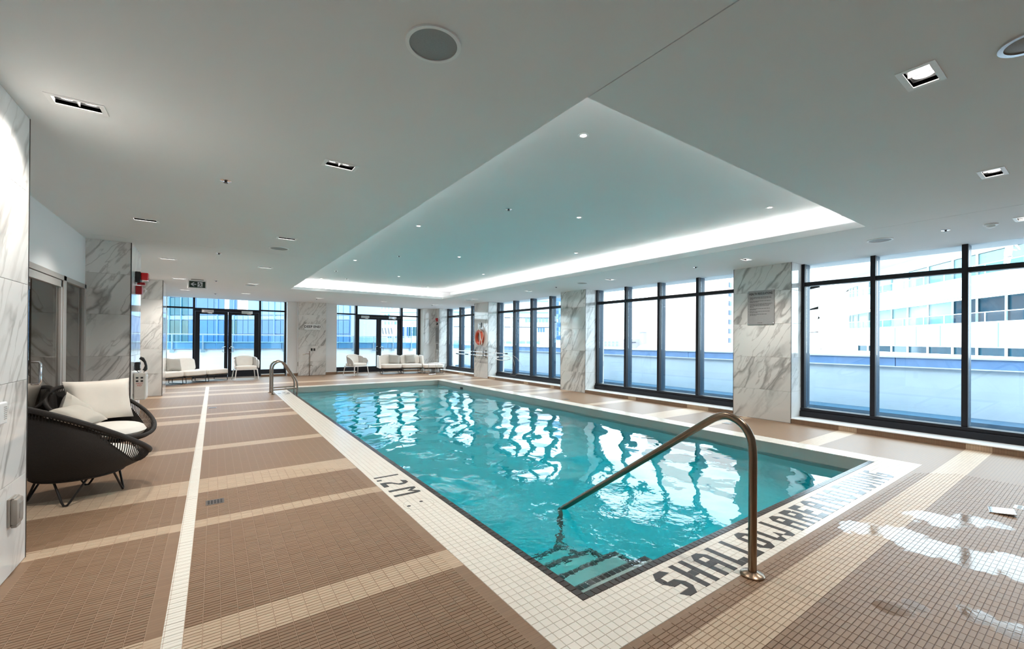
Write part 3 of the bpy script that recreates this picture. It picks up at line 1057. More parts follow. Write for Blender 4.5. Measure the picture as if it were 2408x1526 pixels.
end_set(6, (-1.38, -1.31), (-.611, -.55), (-.416, .288), .397, (.507, 1.196), (1.345, 1.41), (2.177, 2.226), 2)
end_set(7, (4.007, 4.056), (4.79, 4.879), (4.96, 5.672), 5.777, (5.882, 6.589), (6.739, 6.826), (7.532, 7.623), 4)
MB().box(-1.9, -1.38, 18.0, 18.5, 0, H+.02).build('painted_wall', MT['paint'], wr)

# ================================================================== OUTDOORS
MT['ext_wall'] = plain('exterior_white_render', (0.60, 0.60, 0.60), .8, var=.03, scale=1.5)
MT['ext_panel'] = plain('exterior_white_panel', (0.68, 0.68, 0.68), .6, var=.02, scale=.6)
MT['parapet'] = plain('pale_blue_grey_render', (0.60, 0.70, 0.79), .85, var=.10, scale=2.2)
MT['coping_metal'] = plain('blue_grey_coping', (0.185, 0.33, 0.60), .55, var=.22, scale=5)
MT['far_band'] = plain('pale_blue_coping', (0.42, 0.56, 0.78), .55, var=.08, scale=4)
MT['far_wall'] = plain('white_terrace_render', (0.82, 0.86, 0.90), .8, var=.03, scale=2)
MT['coping_top'] = plain('pale_coping_top', (0.75, 0.76, 0.78), .5)
MT['terrace'] = plain('terrace_paving', (0.20, 0.225, 0.25), .8, var=.1, scale=3)
MT['shade_blue'] = plain('terrace_blue_shade', (0.035, 0.115, 0.20), .5, var=.3, scale=6)  # deep blue painted for the shade on the terrace floor
MT['ext_glass'] = plain('tinted_office_glass', (0.005, 0.055, 0.090), .08, var=.3, scale=1.2)
MT['ext_pale'] = plain('pale_blind_glass', (0.25, 0.40, 0.42), .25, var=.15, scale=.8)
MT['teal1'] = plain('teal_glazing', (0.004, 0.065, 0.092), .15, var=.5, scale=.9)
MT['teal2'] = plain('green_teal_glazing', (0.02, 0.068, 0.072), .15, var=.5, scale=.7)
MT['blue1'] = plain('bright_blue_panel', (0.002, 0.075, 0.21), .2, var=.35, scale=.6)
MT['blue2'] = plain('soft_blue_panel', (0.036, 0.10, 0.215), .3, var=.2, scale=.5)
MT['blue3'] = plain('pale_blue_spandrel', (0.13, 0.24, 0.38), .35, var=.15, scale=.5)
MT['dark_line'] = plain('dark_joint_metal', (0.06, 0.07, 0.085), .5)
MT['pink_brick'] = plain('pink_brick', (0.66, 0.47, 0.42), .9, var=.06, scale=3)
MT['lilac'] = plain('lilac_grey_brick', (0.38, 0.365, 0.41), .9, var=.08, scale=2)
MT['ext_steel'] = plain('galvanised_post', (0.25, 0.36, 0.44), .4, .2)

g = struct('ground')
MB().box(8.72, 11.5, -9, 21.0, -.4, -.05).build('terrace_slab', MT['terrace'], g)
MB().box(-14, 8.72, 18.33, 21.0, -.4, -.05).build('terrace_slab', MT['terrace'], g)
MB().box(8.72, 9.0, -9, 18.4, -.4, -.01).build('blue_shade_strip', MT['shade_blue'], g)
MB().box(10.9, 11.5, -9, 21.0, -.05, .02).build('blue_shade_strip', MT['shade_blue'], g)  # added strips whose blue stands for shaded terrace floor
MB().box(-120, 160, -90, 200, -8.1, -8).build('street_level', MT['ext_panel'], g)

tw = thing('terrace_wall', 'low pale blue parapet with a darker blue coping outside the right-hand windows', 'wall', (11.5, 7, -.05))
MB().box(0, .3, -16, 14.3, 0, .97).build('wall_face', MT['parapet'], tw)
yy = -16.0
for k in range(13):
    MB().bbox(-.03, .33, yy+.006, yy+2.33-.006, .965, 1.15, .004).build('coping_band', MT['coping_metal'], tw)
    yy += 2.33
MB().bbox(-.05, .35, -16, 14.3, 1.15, 1.19, .004).build('coping_cap', MT['coping_top'], tw)
MB().bbox(-.045, -.03, -16, 14.3, .955, .975, .003).build('drip_edge', MT['coping_top'], tw)

t2 = thing('terrace_wall', 'low white parapet with pale blue coping outside the far end doors', 'wall', (0, 21.0, -.05))
MB().box(-14, 11.8, 0, .3, 0, 1.0).build('wall_face', MT['far_wall'], t2)
xx = -14.0
for k in range(11):
    MB().bbox(xx+.006, xx+2.33, -.03, .33, 1.01, 1.26, .004).build('coping_band', MT['far_band'], t2)
    xx += 2.345
MB().bbox(-14, 11.8, -.05, .35, 1.26, 1.30, .004).build('coping_cap', MT['coping_top'], t2)
MB().bbox(-14, 11.8, -.045, -.03, 1.0, 1.012, .003).build('drip_edge', MT['dark_line'], t2)
gr = thing('glass_guard_rail', 'clear glass guard rail on steel posts above the far terrace wall', 'railing', (0, 20.93, .9))
for k in range(-6, 12):
    x = -.373+.965*k
    MB().bbox(x-.022, x+.022, -.03, .0, -.02, .64, .004).build('post', MT['ext_steel'], gr)
    MB().bbox(x-.07, x+.07, -.04, -.0, -.07, .05, .004).build('base_plate', MT['ext_steel'], gr)
    MB().box(x+.03, x+.935, -.018, -.008, .08, .60).build('pane', MT['guard'], gr)
MB().tube([(-7, -.015, .64), (11.3, -.015, .64)], .02, 8).build('top_rail', MT['ext_steel'], gr)


def HZ(u):
    return 795+(u-504)*0.00715


def path_pts(lst):
    return [at_depth(u, 0, d).xy for u, d in lst]


def z_at(u, y, d):
    return 1.4+(HZ(u)-y)*d/1000


def strip(parent, name, mat, pts, z0, z1, thick=.3):
    """upright band following a plan path, with real thickness away from the viewer"""
    mb = MB()
    n = len(pts)
    nor = []
    for i in range(n):
        t = (pts[min(i+1, n-1)]-pts[max(i-1, 0)]).normalized()
        nn = Vector((-t.y, t.x))
        if nn.dot(pts[i]) < 0:
            nn = -nn
        nor.append(nn)
    v = []
    for p, nn in zip(pts, nor):
        q = p+nn*thick
        v += [(p.x, p.y, z0), (p.x, p.y, z1), (q.x, q.y, z1), (q.x, q.y, z0)]
    f = []
    for i in range(n-1):
        for k in range(4):
            f.append((i*4+k, i*4+(k+1) % 4, i*4+4+(k+1) % 4, i*4+4+k))
    f += [(0, 1, 2, 3), tuple((n-1)*4+k for k in (3, 2, 1, 0))]
    return mb.add(v, f).build(name, mat, parent)


def interp(lst, u):
    for (a, da), (b, db) in zip(lst[:-1], lst[1:]):
        if min(a, b) <= u <= max(a, b):
            t = (u-a)/(b-a)
            return 1/((1-t)/da+t/db)
    return lst[-1][1]


ob = thing('office_building', 'white curved office block with ribbon windows and glass balconies beyond the right-hand wall', 'building')
fac = [(2700, 18.9), (2560, 21.6), (2408, 25), (2250, 30), (2100, 37.8), (2040, 42), (2000, 47)]
tail = [(1994, 52), (2005, 58)]
slab = [(2720, 17.9), (2560, 20.5), (2408, 23.6), (2250, 28.2), (2100, 35), (2000, 40.5), (1945, 45), (1928, 49), (1935, 56)]
pf = path_pts(fac+tail)
ps = path_pts(slab)
strip(ob, 'wall_band', MT['ext_panel'], ps, -8, .62, .4)
strip(ob, 'wall_band', MT['ext_panel'], ps, 1.18, 2.72, .4)
strip(ob, 'balcony_slab', MT['ext_panel'], ps, 2.66, 2.74, 2.2)
strip(ob, 'wall_band', MT['ext_panel'], ps, 4.42, 5.62, .4)
strip(ob, 'balcony_slab', MT['ext_panel'], ps, 5.55, 5.66, 2.2)
strip(ob, 'wall_band', MT['ext_panel'], pf, 7.32, 9.6, .4)
strip(ob, 'wall_band', MT['ext_panel'], ps, 8.2, 9.4, 2.4)
for z0, z1 in ((.62, 1.18), (2.74, 4.42), (5.66, 7.32)):
    strip(ob, 'back_wall', MT['ext_panel'], [p+p.normalized()*.5 for p in pf], z0, z1, .2)
cuts = [2690, 2620, 2550, 2480, 2425, 2369, 2300, 2243, 2185, 2138, 2100, 2066, 2045, 2020, 2008, 2001]
for (z0, z1, sel) in ((2.78, 4.38, 0), (5.70, 7.28, 1), (.66, 1.14, 2)):
    for k, (ua, ub) in enumerate(zip(cuts[:-1], cuts[1:])):
        if sel == 1 and k in (9, 12):
            continue
        if sel == 2 and ub < 2020:
            continue
        src = fac if sel < 2 else slab
        a = at_depth(ua-2, 0, interp(src, ua-2)).xy
        b = at_depth(ub+2, 0, interp(src, ub+2)).xy
        m = MT['ext_glass'] if (sel == 2 or (sel == 0 and k < 7)) else MT['ext_pale']
        off = a.normalized()*.15
        strip(ob, 'window', m, [a+off, b+off], z0, z1, .12)
        c = at_depth(ub, 0, interp(src, ub)).xy
        MB().box(c.x-.06, c.x+.06, c.y-.06, c.y+.06, z0-.05, z1+.05).build('window_mullion', MT['ext_wall'], ob)
for z0, h in ((2.74, .56), (5.66, .58)):
    strip(ob, 'balcony_glass', MT['guard'], [p+p.normalized()*.05 for p in ps], z0+.03, z0+h, .03)
    strip(ob, 'balcony_rail', MT['ext_wall'], [p+p.normalized()*.03 for p in ps], z0+h, z0+h+.05, .07)
    for u in range(1935, 2700, 48):
        c = at_depth(u, 0, interp(slab, u)).xy
        MB().box(c.x-.03, c.x+.03, c.y-.03, c.y+.03, z0, z0+h).build('balcony_post', MT['ext_wall'], ob)
# panel joints of the spandrel
for u in (2108, 2158, 2214, 2280, 2350, 2430):
    c = at_depth(u, 0, interp(slab, u)-.02).xy
    MB().box(c.x-.02, c.x+.02, c.y-.02, c.y+.02, 1.2, 2.64).build('panel_joint', MT['blue3'], ob)


def block(name, label, u0, u1, d, ytop, mat, depth=6.0, zb=-8.0, skew=0.0, cat='building'):
    """simple box building whose front spans photo columns u0..u1 at depth d"""
    a = at_depth(u0, 0, d)
    b = at_depth(u1, 0, d+skew)
    z1 = z_at((u0+u1)/2, ytop, d)
    org = Vector((a.x, a.y, 0))
    ang = math.atan2(b.y-a.y, b.x-a.x)
    L = math.hypot(b.x-a.x, b.y-a.y)
    t = thing(name, label, cat, org, ang)
    MB().box(0, L, 0, depth, zb, z1).build('wall', mat, t)

    def win(ua, ub, ya, yb, m, nm='window', out=.08):
        k = lambda u: L*(u-u0)/(u1-u0)
        return MB().box(k(ua), k(ub), -out, .05, z_at((ua+ub)/2, yb, d), z_at((ua+ub)/2, ya, d)).build(nm, m, t)
    return t, win, L


# seen through the window beside the regulations sign
t, win, L = block('brick_building', 'tall pale pink brick block with a column of windows at its corner', 1583, 1712, 46, 560, MT['pink_brick'], 8)
t, win, L = block('brick_tower', 'narrow pink brick return wall with a stack of small windows', 1712, 1745, 46.2, 560, MT['pink_brick'], 7, skew=3)
for y in range(575, 815, 22):
    win(1717, 1722, y, y+11, MT['blue2'])
    win(1729, 1735, y, y+11, MT['blue2'])
t, win, L = block('office_house', 'small white building with dark windows beside the pink brick block', 1556, 1584, 52, 771, MT['ext_wall'], 5)
for u in (1562, 1568, 1574, 1579):
    win(u, u+3, 787, 791, MT['dark_line'])
    win(u, u+3, 796, 800, MT['ext_pale'])
t, win, L = block('warehouse', 'long low lilac brick building with a row of small windows', 1380, 1512, 60, 797, MT['lilac'], 8)
for u in (1418, 1427, 1436, 1445, 1454):
    win(u, u+4, 803, 806, MT['ext_pale'])
    win(u, u+4, 809, 813, MT['ext_pale'])
win(1486, 1500, 804, 806, MT['dark_line'], 'sign_band')
t, win, L = block('brick_turret', 'lilac brick turret with a pointed roof rising over the low warehouse', 1518, 1533, 58, 781, MT['lilac'], 2.0)
zt = z_at(1525, 781, 58)
MB().add([(-.1, -.1, zt), (L+.1, -.1, zt), (L+.1, 2.1, zt), (-.1, 2.1, zt), (L/2, 1, zt+.5)], [(0, 1, 4), (1, 2, 4), (2, 3, 4), (3, 0, 4), (3, 2, 1, 0)]).build('pointed_roof', MT['lilac'], t)
c = at_depth(1527, 0, 50)
dm = thing('dome_roof', 'white domed roof in front of the lilac turret', 'building', (c.x, c.y, .35))
MB().lathe([(1.25, -8), (1.25, 0), (1.2, .18), (1.0, .42), (.7, .6), (.3, .7), (.02, .72)], 24).build('dome', MT['ext_panel'], dm, True)

# seen through the third and fourth windows
t, win, L = block('apartment_block', 'white apartment block with long balcony bands beyond the rescue poles', 1030, 1296, 40, 668, MT['ext_wall'], 8)
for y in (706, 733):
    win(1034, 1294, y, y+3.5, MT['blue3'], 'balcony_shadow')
    for u in range(1036, 1290, 9):
        if rng.random() < .55:
            win(u, u+4, y+4, y+10, MT['ext_pale'])
for u in range(1240, 1292, 8):
    win(u, u+6, 748, 758, MT['blue3'])
win(1034, 1296, 746, 748, MT['dark_line'], 'ledge')
win(1034, 1296, 768, 770, MT['dark_line'], 'ledge')
win(1034, 1262, 770, 800, MT['blue3'] if False else MT['parapet'], 'lower_wall', .12)
for u in (1270, 1276, 1282):
    win(u, u+4, 771, 781, MT['blue2'])
for u in (1271, 1279):
    win(u, u+5, 793, 810, MT['ext_pale'])
for u in range(1036, 1262, 16):
    win(u, u+13, 803, 808, MT['blue3'], 'grille', .16)
t, win, L = block('glass_tower', 'blue glass tower rising beside the white apartment block', 1297, 1345, 58, 640, MT['blue3'], 6)
for i, u in enumerate(range(1299, 1342, 5)):
    for j, y in enumerate(range(690, 796, 10)):
        win(u, u+4, y, y+8, rng.choice([MT['blue2'], MT['blue3'], MT['ext_pale'], MT['blue1']]))
t, win, L = block('plant_house', 'low white rounded rooftop plant house at the foot of the glass tower', 1284, 1330, 42, 800, MT['ext_panel'], 4)

# beyond the far end doors
t, win, L = block('curtain_wall_building', 'blue and teal glazed building close beyond the far left doors', 340, 832, 36, 600, MT['blue2'], 8)
pal = [MT['teal1'], MT['teal2'], MT['blue1'], MT['blue2'], MT['blue3'], MT['ext_panel']]
colx = [345, 372, 393, 420, 452, 470, 497, 512, 536, 548, 566, 580, 592, 625, 640, 668, 700, 750, 803, 815, 829]
for ua, ub in zip(colx[:-1], colx[1:]):
    for ya, yb in ((640, 699), (700, 741), (742, 752), (753, 785), (786, 812)):
        um = (ua+ub)/2
        if ya == 742:
            m = MT['blue3']
        elif um < 456:
            m = MT['teal2'] if ya == 753 else MT['teal1']
        elif um < 540:
            m = MT['blue1'] if ya >= 753 else MT['blue2']
        elif um < 596:
            m = MT['ext_panel'] if ya < 742 and rng.random() < .75 else (MT['teal2'] if ua == 548 and ya == 753 else MT['blue2'])
        else:
            m = MT['blue3'] if ya < 742 else MT['blue2']
        win(ua+.5, ub-.5, ya+.5, yb-.2, m, 'facade_panel', .10)
for u in (408, 436, 521, 560, 618, 654):
    win(u-.5, u+.5, 640, 812, MT['blue3'], 'mullion', .2)
t, win, L = block('terrace_block', 'pale low rise block with slanted dark striped roof beyond the far right doors', 832, 1030, 62, 640, MT['ext_wall'], 6)
for y in (700, 716, 734, 752):
    win(834, 1028, y, y+1.3, MT['blue3'], 'ledge')
    for u in range(838, 1024, 8):
        if rng.random() < .5:
            win(u, u+4.5, y+4, y+11, rng.choice([MT['ext_pale'], MT['blue3'], MT['ext_panel']]))
for k in range(6):
    u = 897+k*7
    kx = lambda u: L*(u-832)/198
    z0, z1 = z_at(900, 786, 62), z_at(900, 771, 62)
    MB().add([(kx(u), -1.0, z0), (kx(u+2.2), -1.0, z0), (kx(u-3.8), -.3, z1), (kx(u-6), -.3, z1), (kx(u), -.9, z0), (kx(u+2.2), -.9, z0), (kx(u-3.8), -.2, z1), (kx(u-6), -.2, z1)],
             [(0, 1, 2, 3), (7, 6, 5, 4), (0, 4, 5, 1), (1, 5, 6, 2), (2, 6, 7, 3), (3, 7, 4, 0)]).build('roof_rib', MT['dark_line'], t)
for u in range(948, 984, 5):
    win(u, u+3.6, 769, 790, rng.choice([MT['teal1'], MT['blue2'], MT['ext_pale']]))
for u in range(846, 985, 6):
    if rng.random() < .6:
        win(u, u+3, 790, 794, MT['blue2'])
# person on the upper balcony
c = at_depth(2372, 0, 23.9)
pn = thing('person', 'person in a white sun hat and pale shirt leaning on the upper office balcony', 'person', (c.x, c.y, 5.67), YAW)
bm = bmesh.new()
J = {'pelvis': (0, 0, .86, .15), 'belly': (0, -.03, 1.02, .15), 'chest': (0, -.12, 1.25, .17), 'neck': (0, -.20, 1.42, .06), 'head': (0, -.26, 1.52, .095), 'crown': (0, -.28, 1.62, .09),
     'sl': (-.19, -.13, 1.33, .07), 'el': (-.24, -.28, 1.10, .05), 'wl': (-.12, -.42, .98, .04), 'hl': (-.06, -.47, .97, .04),
     'sr': (.19, -.13, 1.33, .07), 'er': (.26, -.25, 1.10, .05), 'wr': (.16, -.42, .98, .04), 'hr': (.10, -.47, .97, .04),
     'kl': (-.10, .0, .46, .08), 'al': (-.11, .04, .06, .05), 'tl': (-.11, -.12, .03, .045), 'kr': (.10, .03, .46, .08), 'ar': (.11, .07, .06, .05), 'tr': (.11, -.09, .03, .045)}
ks = list(J)
me = bpy.data.meshes.new('body')
ed = [('pelvis', 'belly'), ('belly', 'chest'), ('chest', 'neck'), ('neck', 'head'), ('head', 'crown'), ('chest', 'sl'), ('sl', 'el'), ('el', 'wl'), ('wl', 'hl'), ('chest', 'sr'), ('sr', 'er'), ('er', 'wr'), ('wr', 'hr'),
      ('pelvis', 'kl'), ('kl', 'al'), ('al', 'tl'), ('pelvis', 'kr'), ('kr', 'ar'), ('ar', 'tr')]
me.from_pydata([J[k][:3] for k in ks], [(ks.index(a), ks.index(b)) for a, b in ed], [])
bm.free()
MT['shirt'] = plain('pale_shirt', (0.66, 0.62, 0.62), .8)
bo = link('body', me, MT['shirt'], pn)
sk = bo.modifiers.new('skin', 'SKIN')
for i, k in enumerate(ks):
    me.skin_vertices[0].data[i].radius = (J[k][3], J[k][3])
me.skin_vertices[0].data[0].use_root = True
ss = bo.modifiers.new('smooth', 'SUBSURF')
ss.levels = ss.render_levels = 2
MB().lathe([(.17, -.01), (.17, .0), (.11, .03), (.105, .10), (.07, .13), (.01, .135)], 20).build('sun_hat', MT['ext_panel'], pn, True, loc=(0, -.28, 1.60), rot=(R(25), 0, 0))

# ================================================================== CEILING FITTINGS
def spot(parent, z, e, size=125, rad=.05):
    l = bpy.data.lights.new('downlight_lamp', 'SPOT')
    l.energy = e
    l.color = (1.0, .94, .86)
    l.spot_size = R(size)
    l.spot_blend = .9
    l.shadow_soft_size = rad
    o = bpy.data.objects.new('downlight_lamp', l)
    COL.objects.link(o)
    o.parent = parent
    o.location = (0, 0, z)
    return o


ORD = ['nearest', 'second', 'third', 'fourth', 'fifth', 'sixth', 'seventh']


def rect_light(x, y, label, e):
    t = thing('recessed_downlight', label, 'ceiling light', (x, y, H), 0, 'twin square downlights')
    a, b = .128, .076
    mb = MB()
    mb.bbox(-a, a, -b, -HY+.002, -.004, .002, .001)
    mb.bbox(-a, a, HY-.002, b, -.004, .002, .001)
    mb.bbox(-a, -HX+.002, -HY, HY, -.004, .002, .001)
    mb.bbox(HX-.002, a, -HY, HY, -.004, .002, .001)
    mb.build('trim', MT['trim_white'], t)
    mb = MB()
    z1 = .075
    mb.box(-HX, HX, -HY, HY, z1, z1+.004)
    mb.box(-HX-.003, -HX, -HY, HY, 0, z1)
    mb.box(HX, HX+.003, -HY, HY, 0, z1)
    mb.box(-HX, HX, -HY-.003, -HY, 0, z1)
    mb.box(-HX, HX, HY, HY+.003, 0, z1)
    mb.build('housing', MT['black'], t)
    MB().box(-.003, .003, -HY, HY, .01, .05).build('divider', MT['trim_white'], t)
    for s in (-1, 1):
        MB().lathe([(.044, 0), (.044, .008), (.03, .03)], 20, (s*.052, 0, .030)).build('lamp', MT['lamp'], t, True)
    spot(t, -.006, e)


rows = {}
for (x, y) in RL:
    key = 'left' if x < 0 and y < 14 else 'inner' if x < 1 and y < 14 else 'right' if x > 7 and 1 < y < 14 else 'front' if y < 1 else 'back'
    rows.setdefault(key, []).append((x, y))
txt = {'left': 'twin-lamp white-trimmed ceiling downlight, %s along the outer row beside the left wall',
       'inner': 'twin-lamp white-trimmed ceiling downlight, %s along the row left of the ceiling coffer',
       'right': 'twin-lamp white-trimmed ceiling downlight, %s along the row above the right-hand windows',
       'front': 'twin-lamp white-trimmed ceiling downlight, %s in the near row by the handrail end of the room',
       'back': 'twin-lamp white-trimmed ceiling downlight, %s from left in the far row above the sofas'}
for key, lst in rows.items():
    for k, (x, y) in enumerate(sorted(lst, key=lambda q: q[1] if key in ('left', 'inner', 'right') else q[0])):
        o_ = ORD[k] if key in ('left', 'inner', 'right') else ['first', 'second', 'third', 'fourth', 'fifth', 'sixth'][k]
        rect_light(x, y, txt[key] % o_, SPOT_W)

for (cx, nm) in ((2.48, 'left'), (4.09, 'middle'), (5.70, 'right')):
    lst = sorted([q for q in RD if abs(q[0]-cx) < .15], key=lambda q: q[1])
    for k, (x, y) in enumerate(lst):
        t = thing('round_downlight', 'small round lit downlight in the coffer over the pool, %s in the %s row' % (ORD[k], nm), 'ceiling light', (x, y, CZ), 0, 'round coffer downlights')
        MB().ring(.028, .046, -.004, .001, 28).build('trim', MT['trim_white'], t, True)
        MB().lathe([(.028, .0), (.030, .012)], 24, (0, 0, .001)).build('lamp', MT['lamp'], t, True)
        spot(t, -.008, SPOT_W*.5, 130, .03)


def speaker(x, y, r, label):
    t = thing('ceiling_speaker', label, 'speaker', (x, y, H), 0, 'round ceiling speakers')
    MB().ring(r*.865, r, -.009, .0, 56).build('rim', MT['trim_white'], t, True)
    MB().lathe([(r*.87, 0), (r*.87, -.0045), (r*.5, -.0058), (.005, -.006)], 48).build('grille', MT['grille'], t, True)


speaker(.832, 1.85, .128, 'large round grey ceiling speaker nearest the camera')
speaker(.805, 7.42, .138, 'round ceiling speaker in the left row, beside the third downlight')
speaker(.76, 13.0, .138, 'small looking round ceiling speaker deep in the left row near the coffer corner')
speaker(7.345, 1.86, .138, 'round white ceiling speaker above the near right-hand window')
speaker(7.25, 7.43, .138, 'round ceiling speaker above the second right-hand window')
speaker(7.23, 13.0, .138, 'round ceiling speaker near the lifebuoy column')
t = thing('ceiling_speaker', 'chrome-rimmed round fitting cut by the top right picture edge', 'ceiling light', (3.055, .235, H))
MB().ring(.085, .105, -.010, 0, 40).build('rim', MT['chrome'], t, True)
MB().lathe([(.086, 0), (.086, -.003), (.05, -.010), (.01, -.012)], 36).build('lens', MT['grille'], t, True)


def sprinkler(x, y, z, label):
    t = thing('sprinkler_head', label, 'sprinkler', (x, y, z), 0, 'ceiling sprinkler heads')
    MB().lathe([(.042, 0), (.042, -.003), (.03, -.006), (.012, -.007)], 24).build('escutcheon', MT['chrome'], t, True)
    MB().lathe([(.010, -.006), (.010, -.018), (.018, -.019), (.018, -.021)], 14).build('deflector', MT['edge'], t, True)


for x, y, z, l in ((.072, 4.52, H, 'chrome sprinkler head on the left ceiling between the two nearest downlight pairs'),
                   (.05, 8.45, H, 'white sprinkler head on the left ceiling just past the ceiling joint'),
                   (.025, 12.55, H, 'sprinkler head on the left ceiling beside the exit sign'),
                   (.015, 16.2, H, 'sprinkler head on the far ceiling above the left sofa'),
                   (3.115, 4.55, CZ, 'dark sprinkler head in the coffer, nearest of its row'),
                   (3.07, 8.43, CZ, 'dark sprinkler head in the coffer, second of its row'),
                   (3.033, 12.47, CZ, 'dark sprinkler head in the coffer, farthest of its row'),
                   (2.476, 11.235, CZ, 'small white cap in the coffer between two left downlights'),
                   (7.34, 4.54, H, 'sprinkler head above the second window, nearest the sign column'),
                   (7.26, 8.39, H, 'sprinkler head above the column left of the second window'),
                   (7.335, 1.228, H, 'white sprinkler cap above the near right-hand window'),
                   (7.2, 15.95, H, 'sprinkler head at the far right ceiling corner'),
                   (2.9, 16.0, H, 'sprinkler head above the deep end column')):
    sprinkler(x, y, z, l)
t = thing('smoke_detector', 'white domed smoke detector above the near right-hand window', 'detector', (7.378, .864, H))
MB().lathe([(.062, 0), (.060, -.014), (.046, -.020)], 32).build('base', MT['white_plastic'], t, True)
MB().lathe([(.038, -.019), (.036, -.036), (.022, -.043), (.004, -.044)], 28).build('dome', MT['white_plastic'], t, True)

# exit sign
t = thing('exit_sign', 'black running-man exit sign with left arrow hanging from the ceiling', 'sign', (-.34, 12.55, H-.225))
mb = MB()
mb.bbox(-.185, .185, -.03, .03, .0, .205, .006)
mb.build('case', MT['white_plastic'], t)
MB().bbox(-.12, .12, -.02, .02, .205, .225, .003).build('canopy', MT['grey_plastic'], t)
MB().box(-.155, .155, -.033, -.029, .028, .177).build('panel', MT['green_ink'], t)
rotx = Matrix.Translation((0, -.034, .1025)) @ Matrix.Rotation(math.pi/2, 4, 'X')
mb = MB()
for pl in ([(-.128, 0), (-.075, .045), (-.05, .045), (-.10, 0)], [(-.128, 0), (-.10, 0), (-.05, -.045), (-.075, -.045)], [(-.11, -.009), (-.02, -.009), (-.02, .009), (-.11, .009)]):
    mb.prism(pl, 0, .001)
mb.xf(rotx).build('arrow', MT['glow_ink'], t)
MB().prism([(.005, -.058), (.10, -.058), (.10, .058), (.005, .058)], 0, .001).xf(rotx).build('doorway', MT['glow_ink'], t)
mb = MB()
for pl in ([(.036, .052), (.048, .052), (.05, .040), (.04, .036), (.033, .042)], [(.035, .034), (.05, .036), (.066, .0), (.052, -.008)], [(.05, .03), (.082, .018), (.09, .0), (.083, -.003), (.074, .012), (.05, .02)],
           [(.04, .03), (.02, .01), (.008, .008), (.008, .0), (.024, .0), (.046, .02)], [(.052, -.004), (.066, 0), (.075, -.03), (.098, -.034), (.098, -.042), (.066, -.042)],
           [(.05, .0), (.062, -.006), (.04, -.05), (.024, -.056), (.022, -.048), (.034, -.042)]):
    mb.prism(pl, .001, .002)
mb.xf(rotx).build('running_figure', MT['green_ink'], t)

# ================================================================== WALL FITTINGS
# alarm group, phone and first aid box on the marble column by the wicker chairs
t = thing('fire_alarm_strobe', 'black box with bright red strobe lens high on the left marble column', 'alarm', (-1.0, 8.74, 2.30))
MB().bbox(0, .06, -.09, .09, -.05, .115, .004).build('back_box', MT['black'], t)
MB().bbox(.06, .15, -.07, .07, -.01, .105, .012).build('strobe_lens', MT['red_lens'], t)
MB().bbox(.06, .07, -.035, .035, .0, .07, .002).build('label_plate', MT['white_plastic'], t)
MB().bbox(.015, .11, -.06, .06, -.085, -.045, .006).build('horn', MT['red'], t)
t = thing('fire_alarm_pull_station', 'dark red fire alarm box with white bell below the strobe', 'alarm', (-1.0, 8.74, 2.10))
MB().bbox(0, .075, -.055, .055, -.03, .10, .006).build('body', MT['red'], t)
MB().tube([(.08, 0, .055), (.10, 0, .06), (.115, 0, .04), (.11, 0, .01)], .011, 8).build('handle', MT['white_plastic'], t, True)
MB().bbox(-.002, .06, -.06, .06, .125, .155, .008).build('cover_plate', MT['white_plastic'], t)
t = thing('emergency_phone', 'black wall telephone handset above the first aid box', 'telephone', (-1.0, 8.74, .92))
MB().bbox(0, .06, -.05, .05, -.03, .10, .008).build('base', MT['black'], t)
MB().bbox(.055, .066, -.035, .035, .0, .06, .003).build('dial_plate', MT['white_plastic'], t)
MB().tube([(.055, -.01, .165), (.085, -.01, .15), (.115, -.01, .10), (.128, -.01, .04), (.122, -.01, -.01), (.105, -.01, -.035)], [.024, .026, .017, .016, .026, .024], 10).build('handset', MT['black'], t, True)
MB().tube([(.11, -.01, -.04), (.10, -.01, -.075), (.07, -.01, -.085), (.04, -.01, -.06), (.02, -.01, -.03)], .005, 6).build('cord', MT['black'], t, True)
t = thing('first_aid_box', 'beige metal first aid box with dark cross on the left marble column', 'box', (-1.0, 8.6, .445))
MB().bbox(0, .135, 0, .30, 0, .41, .008).build('case', MT['box_beige'], t)
MB().bbox(.012, .123, -.006, 0, .012, .398, .003).build('door', MT['box_beige'], t)
MB().bbox(.132, .142, .05, .25, .04, .37, .003).build('front_label', MT['white_plastic'], t)
rx = Matrix.Translation((.067, -.0075, .315)) @ Matrix.Rotation(math.pi/2, 4, 'X')
mb = MB()
for sx in (-1, 1):
    for sy in (-1, 1):
        cx, cy = sx*.0275, sy*.025
        mb.prism([(cx-.0145, cy-.0125), (cx+.0145, cy-.0125), (cx+.0145, cy+.0125), (cx-.0145, cy+.0125)], 0, .001)
mb.xf(rx).build('cross_mark', MT['ink'], t)
text_mb('FIRST', .034, .001).xf(Matrix.Translation((.067, -.0075, .252)) @ Matrix.Rotation(math.pi/2, 4, 'X')).build('lettering', MT['red_ink'], t)
text_mb('AID', .034, .001).xf(Matrix.Translation((.067, -.0075, .222)) @ Matrix.Rotation(math.pi/2, 4, 'X')).build('lettering', MT['red_ink'], t)
MB().tube([(.06, .1, .41), (.06, .1, .43), (.06, .2, .43), (.06, .2, .41)], .008, 8).build('carry_handle', MT['white_plastic'], t, True)

